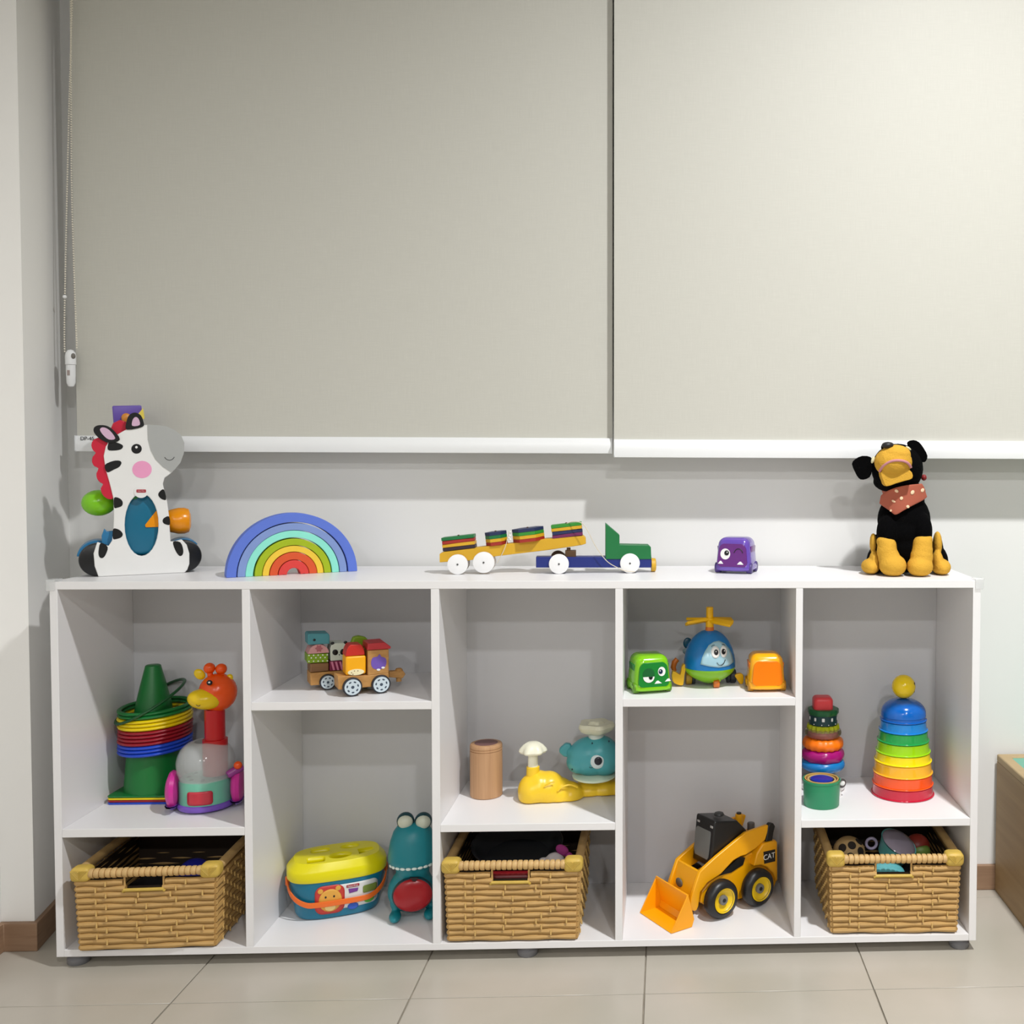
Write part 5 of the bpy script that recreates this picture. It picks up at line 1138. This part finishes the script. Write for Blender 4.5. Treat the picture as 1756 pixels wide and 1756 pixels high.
# ------------------------------------------------------------------ wicker baskets
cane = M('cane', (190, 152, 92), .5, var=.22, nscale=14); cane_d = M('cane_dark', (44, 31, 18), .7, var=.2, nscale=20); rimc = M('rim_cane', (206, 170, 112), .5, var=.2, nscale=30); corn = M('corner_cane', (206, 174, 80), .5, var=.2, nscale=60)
BW, BD, BH = .274, .262, .168
def basket(label, x, y, a):
    t = T('wicker_basket', label, 'basket', x, y, ZB + .0003, a, 'wicker baskets in the bottom cubbies')
    NR = 12; rows_h = (BH - .014) / NR
    def fl(z): return .0055 * (z / BH)       # outward flare
    fr = G(); bk = G(); sds = {-1: G(), 1: G()}; pegs = G(); core = G()
    hx0, hx1 = -.042, .034
    def cane_row(g, p0, p1, nrm, z, ph, nodes, r):
        L = (p1 - p0).length; n = max(6, int(L / .008)); pts = []; rad = []
        for i in range(n + 1):
            q = i / n; pts.append(p0.lerp(p1, q) + nrm * (.0009 * math.sin(q * L / .041 * math.pi + ph)) + Vector((0, 0, .0006 * math.sin(q * 9 + ph * 2)))); rad.append(r * (1 + .045 * math.sin(q * L / .041 * math.pi + ph)))
        g.tube(pts, rad, 8, flat=(.62, 1.0) if 0 else (1, 1))
    for k in range(NR):
        z = .0085 + k * rows_h; f = fl(z); r = rows_h * .50; ph = math.pi * (k % 2)
        fw = BW / 2 + f
        yF = -f; yB = BD + f
        top = k >= NR - 2
        segs = [(-fw, fw)] if not top else [(-fw, hx0), (hx1, fw)]
        if k == NR - 1: segs = [(-fw, hx0 - .006), (hx1 + .006, fw)]
        for s0, s1 in segs: cane_row(fr, Vector((s0, yF, z)), Vector((s1, yF, z)), Vector((0, -1, 0)), z, ph, 0, r)
        cane_row(bk, Vector((-fw, yB, z)), Vector((fw, yB, z)), Vector((0, 1, 0)), z, ph, 0, r)
        for sx in (-1, 1): cane_row(sds[sx], Vector((sx * fw, yF, z)), Vector((sx * fw, yB, z)), Vector((sx, 0, 0)), z, ph, 0, r)
        # vertical stakes showing where the canes cross
        off = .0205 if k % 2 else 0
        xx = -BW / 2 + .036 + off
        while xx < BW / 2 - .01:
            if k and not (top and hx0 - .004 < xx < hx1 + .004): pegs.cyl((xx, yF - r * 1.18 - .0006, z - r * .8), (xx, yF - r * 1.18 - .0006, z + r * .8), .0019, n=8)
            xx += .082 if k % 3 else .066
        yy = .025 + off
        while yy < BD - .01:
            for sx in (-1, 1): pegs.cyl((sx * (fw + r * 1.15), yy, z - r * .7), (sx * (fw + r * 1.15), yy, z + r * .7), .0017, n=6)
            yy += .041
    part('front_weave', fr, cane, t); part('back_weave', bk, cane, t); part('side_weave', sds[-1], cane, t); part('side_weave', sds[1], cane, t); part('stake_crossings', pegs, M('stake_cane', (214, 178, 110), .5, var=.1), t, kind='stuff')
    # inner lining behind the canes (dark gaps)
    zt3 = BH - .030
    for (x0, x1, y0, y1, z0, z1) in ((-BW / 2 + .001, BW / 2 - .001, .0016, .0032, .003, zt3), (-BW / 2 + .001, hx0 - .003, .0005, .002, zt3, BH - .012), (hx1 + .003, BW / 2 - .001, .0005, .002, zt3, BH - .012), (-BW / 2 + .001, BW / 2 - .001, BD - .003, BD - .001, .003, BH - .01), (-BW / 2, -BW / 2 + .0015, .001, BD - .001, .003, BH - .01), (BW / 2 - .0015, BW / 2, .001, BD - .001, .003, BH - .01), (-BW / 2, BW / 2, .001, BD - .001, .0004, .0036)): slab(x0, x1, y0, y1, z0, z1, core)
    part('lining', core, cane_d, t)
    # rim: wrapped cane
    zr = BH + .003; f = fl(BH); fw = BW / 2 + f; rr = .0102
    rim = G()
    def wrap(p0, p1, n):
        L = (p1 - p0).length
        for i in range(n):
            q0 = (i + .09) / n; q1 = (i + .91) / n; a_, b_ = p0.lerp(p1, q0), p0.lerp(p1, q1); m_ = (a_ + b_) / 2; rv = rr * random.uniform(.96, 1.04)
            d = (b_ - a_); rim.tube([a_, a_ + d * .2, m_, b_ - d * .2, b_], [rv * .92, rv, rv * 1.01, rv, rv * .92], 10)
    wrap(Vector((-fw + .026, -f, zr)), Vector((fw - .026, -f, zr)), 20); rim.tube([Vector((-fw + .02, -f, zr)), Vector((fw - .02, -f, zr))], rr * .7, 8); part('rim', rim, rimc, t)
    rim = G(); wrap(Vector((-fw + .026, BD + f, zr)), Vector((fw - .026, BD + f, zr)), 20)
    part('rim', rim, rimc, t)
    for sx in (-1, 1):
        rim2 = G(); rim2.tube([Vector((sx * fw, -f + .02, zr)), Vector((sx * fw, BD * .5, zr + .001)), Vector((sx * fw, BD + f - .02, zr))], rr * .95, 12)
        part('side_rim', rim2, rimc, t)
    for sx in (-1, 1):
        for sy, yy in ((-1, -f), (1, BD + f)):
            g = G(); g.box((sx * (fw - .010), yy - sy * .006, zr - .001), (.042, .036, .031), bev=.011, seg=4)
            cw = part('corner_wrap', g, corn, t)
            if sy < 0:
                g = G()
                c0_ = sx * (fw - .010); yf_ = yy + .006 - .0182; zt_c = zr - .001 + .0158
                for j in range(5):
                    o_ = .0165 - j * .0034
                    g.tube([Vector((c0_ - o_, yf_, zr + .0095)), Vector((c0_, yf_ - .0004, zr + .0085 - o_)), Vector((c0_ + o_, yf_, zr + .0095))], .0013, 6)
                part('criss_cross', g, corn, cw)
    # hand hole frame
    hb_ = G(); zz = BH - 2.6 * rows_h
    hb_.tube([Vector((hx0 - .004, -fl(zz) - .004, zz - .004)), Vector((hx0 - .002, -fl(zz) - .0065, zz)), Vector((hx1 + .002, -fl(zz) - .0065, zz)), Vector((hx1 + .004, -fl(zz) - .004, zz - .004))], .0036, 10)
    part('hand_hole_bar', hb_, corn, t)
    for xx in (hx0 - .002, hx1 + .002): st_ = G(); st_.cyl((xx, -f - .001, zz), (xx, -f - .0005, zr - .004), .0024, n=8); part('hand_hole_post', st_, cane, t)
    return t
basket('wicker basket on the left, holding dark things and a blue piece', .1945, -.002, 2.5)
basket('wicker basket in the middle, holding a black pan and a white plush', .9712, .006, 0)
basket('wicker basket on the right, holding a spotted ball and teal cups', 1.8165, .010, -1)
# contents of the left basket
bz = ZB + .0045
mbk = M('dark_cloth', (14, 13, 18), .9); mbl = P_('deep_blue', (14, 20, 130), .4)
t = T('dark_play_cloth', 'black cloth filling the left wicker basket', 'cloth', .196, .145, bz)
g = G(); g.ell((0, -.02, .058), (.112, .088, .056)); g.ell((-.04, -.05, .06), (.07, .05, .055)); part('cloth', g, mbk, t, remesh=.004, smooth_it=4)
t = T('blue_ball', 'dark blue ball lying in the left wicker basket', 'ball', .262, .066, bz + .092)
g = G(); g.ell((0, 0, .036), .036); part('ball', g, mbl, t)
# contents of the middle basket
t = T('toy_pan', 'black toy frying pan lying in the middle wicker basket', 'pan', .960, .158, ZB + .128, 0)
g = G(); g.lathe([(0, 0), (.075, 0), (.098, .020), (.103, .034), (.106, .036), (.104, .038), (.099, .034), (.094, .022), (.072, .004), (0, .004)], n=56); g.xf(Matrix.Rotation(R(9), 4, 'X')); part('pan', g, P_('pan_black', (40, 42, 47), .3), t)
t = T('red_toy_block', 'dark red toy piece seen through the hand hole of the middle basket', 'toy block', .940, .034, bz)
g = G(); g.box((0, -.004, .070), (.17, .026, .140), bev=.010); part('block', g, M('red_patchy', (120, 10, 20), .4, var=.35, nscale=40), t)
t = T('small_plush', 'small white plush head with a pink bow in the middle wicker basket', 'stuffed animal', 1.058, .050, ZB + .132)
g = G(); g.ell((0, 0, .024), (.023, .018, .022)); g.ell((-.024, 0, .026), (.013, .007, .010)); hd = part('head', g, M('plush_white', (190, 184, 186), .9, bump=.3), t, remesh=.0018, smooth_it=3)
for x in (-.006, .008): g = G(); g.ell((x, -.0175, .026), (.0036, .002, .0046), n=12, m=8); part('eye', g, black, hd)
g = G(); g.ell((.016, .004, .050), (.016, .008, .011), (0, 35, 0)); g.ell((.032, .004, .034), (.012, .008, .009), (0, 60, 0)); part('bow', g, M('plush_magenta', (140, 40, 110), .85), hd)
# contents of the right basket
t = T('spotted_ball', 'tan ball with dark round holes in the right wicker basket', 'ball', 1.728, .090, ZB + .1140)
g = G(); g.ell((0, 0, .038), .038, n=32, m=20); sb = part('ball', g, M('tan_soft', (176, 146, 100), .6), t)
g = G()
for az, el in ((-40, 35), (5, 48), (40, 22), (-5, 8), (-65, 5), (70, 52), (30, -12), (140, 30), (-120, 25)):
    d = Vector((math.sin(R(az)) * math.cos(R(el)), -math.cos(R(az)) * math.cos(R(el)), math.sin(R(el)))); q = Vector((0, 0, 1)).rotation_difference(d).to_matrix().to_4x4()
    g.lathe([(0, .001), (.0095, .0002), (.0098, -.0014), (0, -.002)], Vector((0, 0, .038)) + d * .0376, 16, q)
part('holes', g, M('hole_brown', (30, 20, 14), .8), sb)
t = T('toy_cup', 'teal toy cup with clear lid tilted in the right wicker basket', 'toy cup', 1.828, .100, ZB + .128)
ct = P_('cup_teal', (110, 190, 190), .35)
g = G(); g.lathe([(0, 0), (.028, 0), (.034, .004), (.042, .040), (.044, .042), (.040, .040), (.034, .010), (0, .006)], n=40); g.xf(Matrix.Translation((0, 0, .012)) @ Matrix.Rotation(R(22), 4, 'Y') @ Matrix.Rotation(R(20), 4, 'X')); cu_ = part('cup', g, ct, t)
g = G(); g.torus((-.046, 0, .042), .012, .0035, (90, 20, 0)); part('cup_handle', g, P_('cup_lilac', (170, 160, 190), .4), cu_)
g = G(); g.lathe([(.041, .0425), (.036, .048), (.02, .052), (0, .053)], n=36); g.xf(Matrix.Translation((0, 0, .012)) @ Matrix.Rotation(R(22), 4, 'Y') @ Matrix.Rotation(R(20), 4, 'X')); part('clear_lid', g, M('lid_translucent', (190, 180, 200), .15, trans=.5), cu_)
t = T('teal_cloth', 'teal cloth showing through the hand hole of the right basket', 'cloth', 1.810, .052, bz - .0025)
g = G(); g.ell((0, .0, .06), (.075, .030, .058)); g.ell((-.01, -.004, .115), (.05, .028, .034)); part('cloth', g, M('cloth_teal', (90, 170, 176), .7, bump=.3), t, remesh=.003, smooth_it=3)
t = T('toy_fruit', 'red and green toy fruit at the back of the right wicker basket', 'toy food', 1.902, .150, ZB + .110)
g = G(); g.ell((0, 0, .032), (.030, .026, .030)); fo = part('fruit', g, P_('fruit_red', (150, 50, 40), .4), t)
g = G(); g.ell((.004, -.014, .026), (.024, .017, .020)); part('green_half', g, P_('fruit_green', (110, 140, 60), .45), fo)
t = T('dark_play_cloth', 'dark cloth lying under the toys in the right wicker basket', 'cloth', 1.815, .17, bz)
g = G(); g.ell((0, .0, .05), (.12, .085, .046)); part('cloth', g, mbk, t, remesh=.004, smooth_it=3)
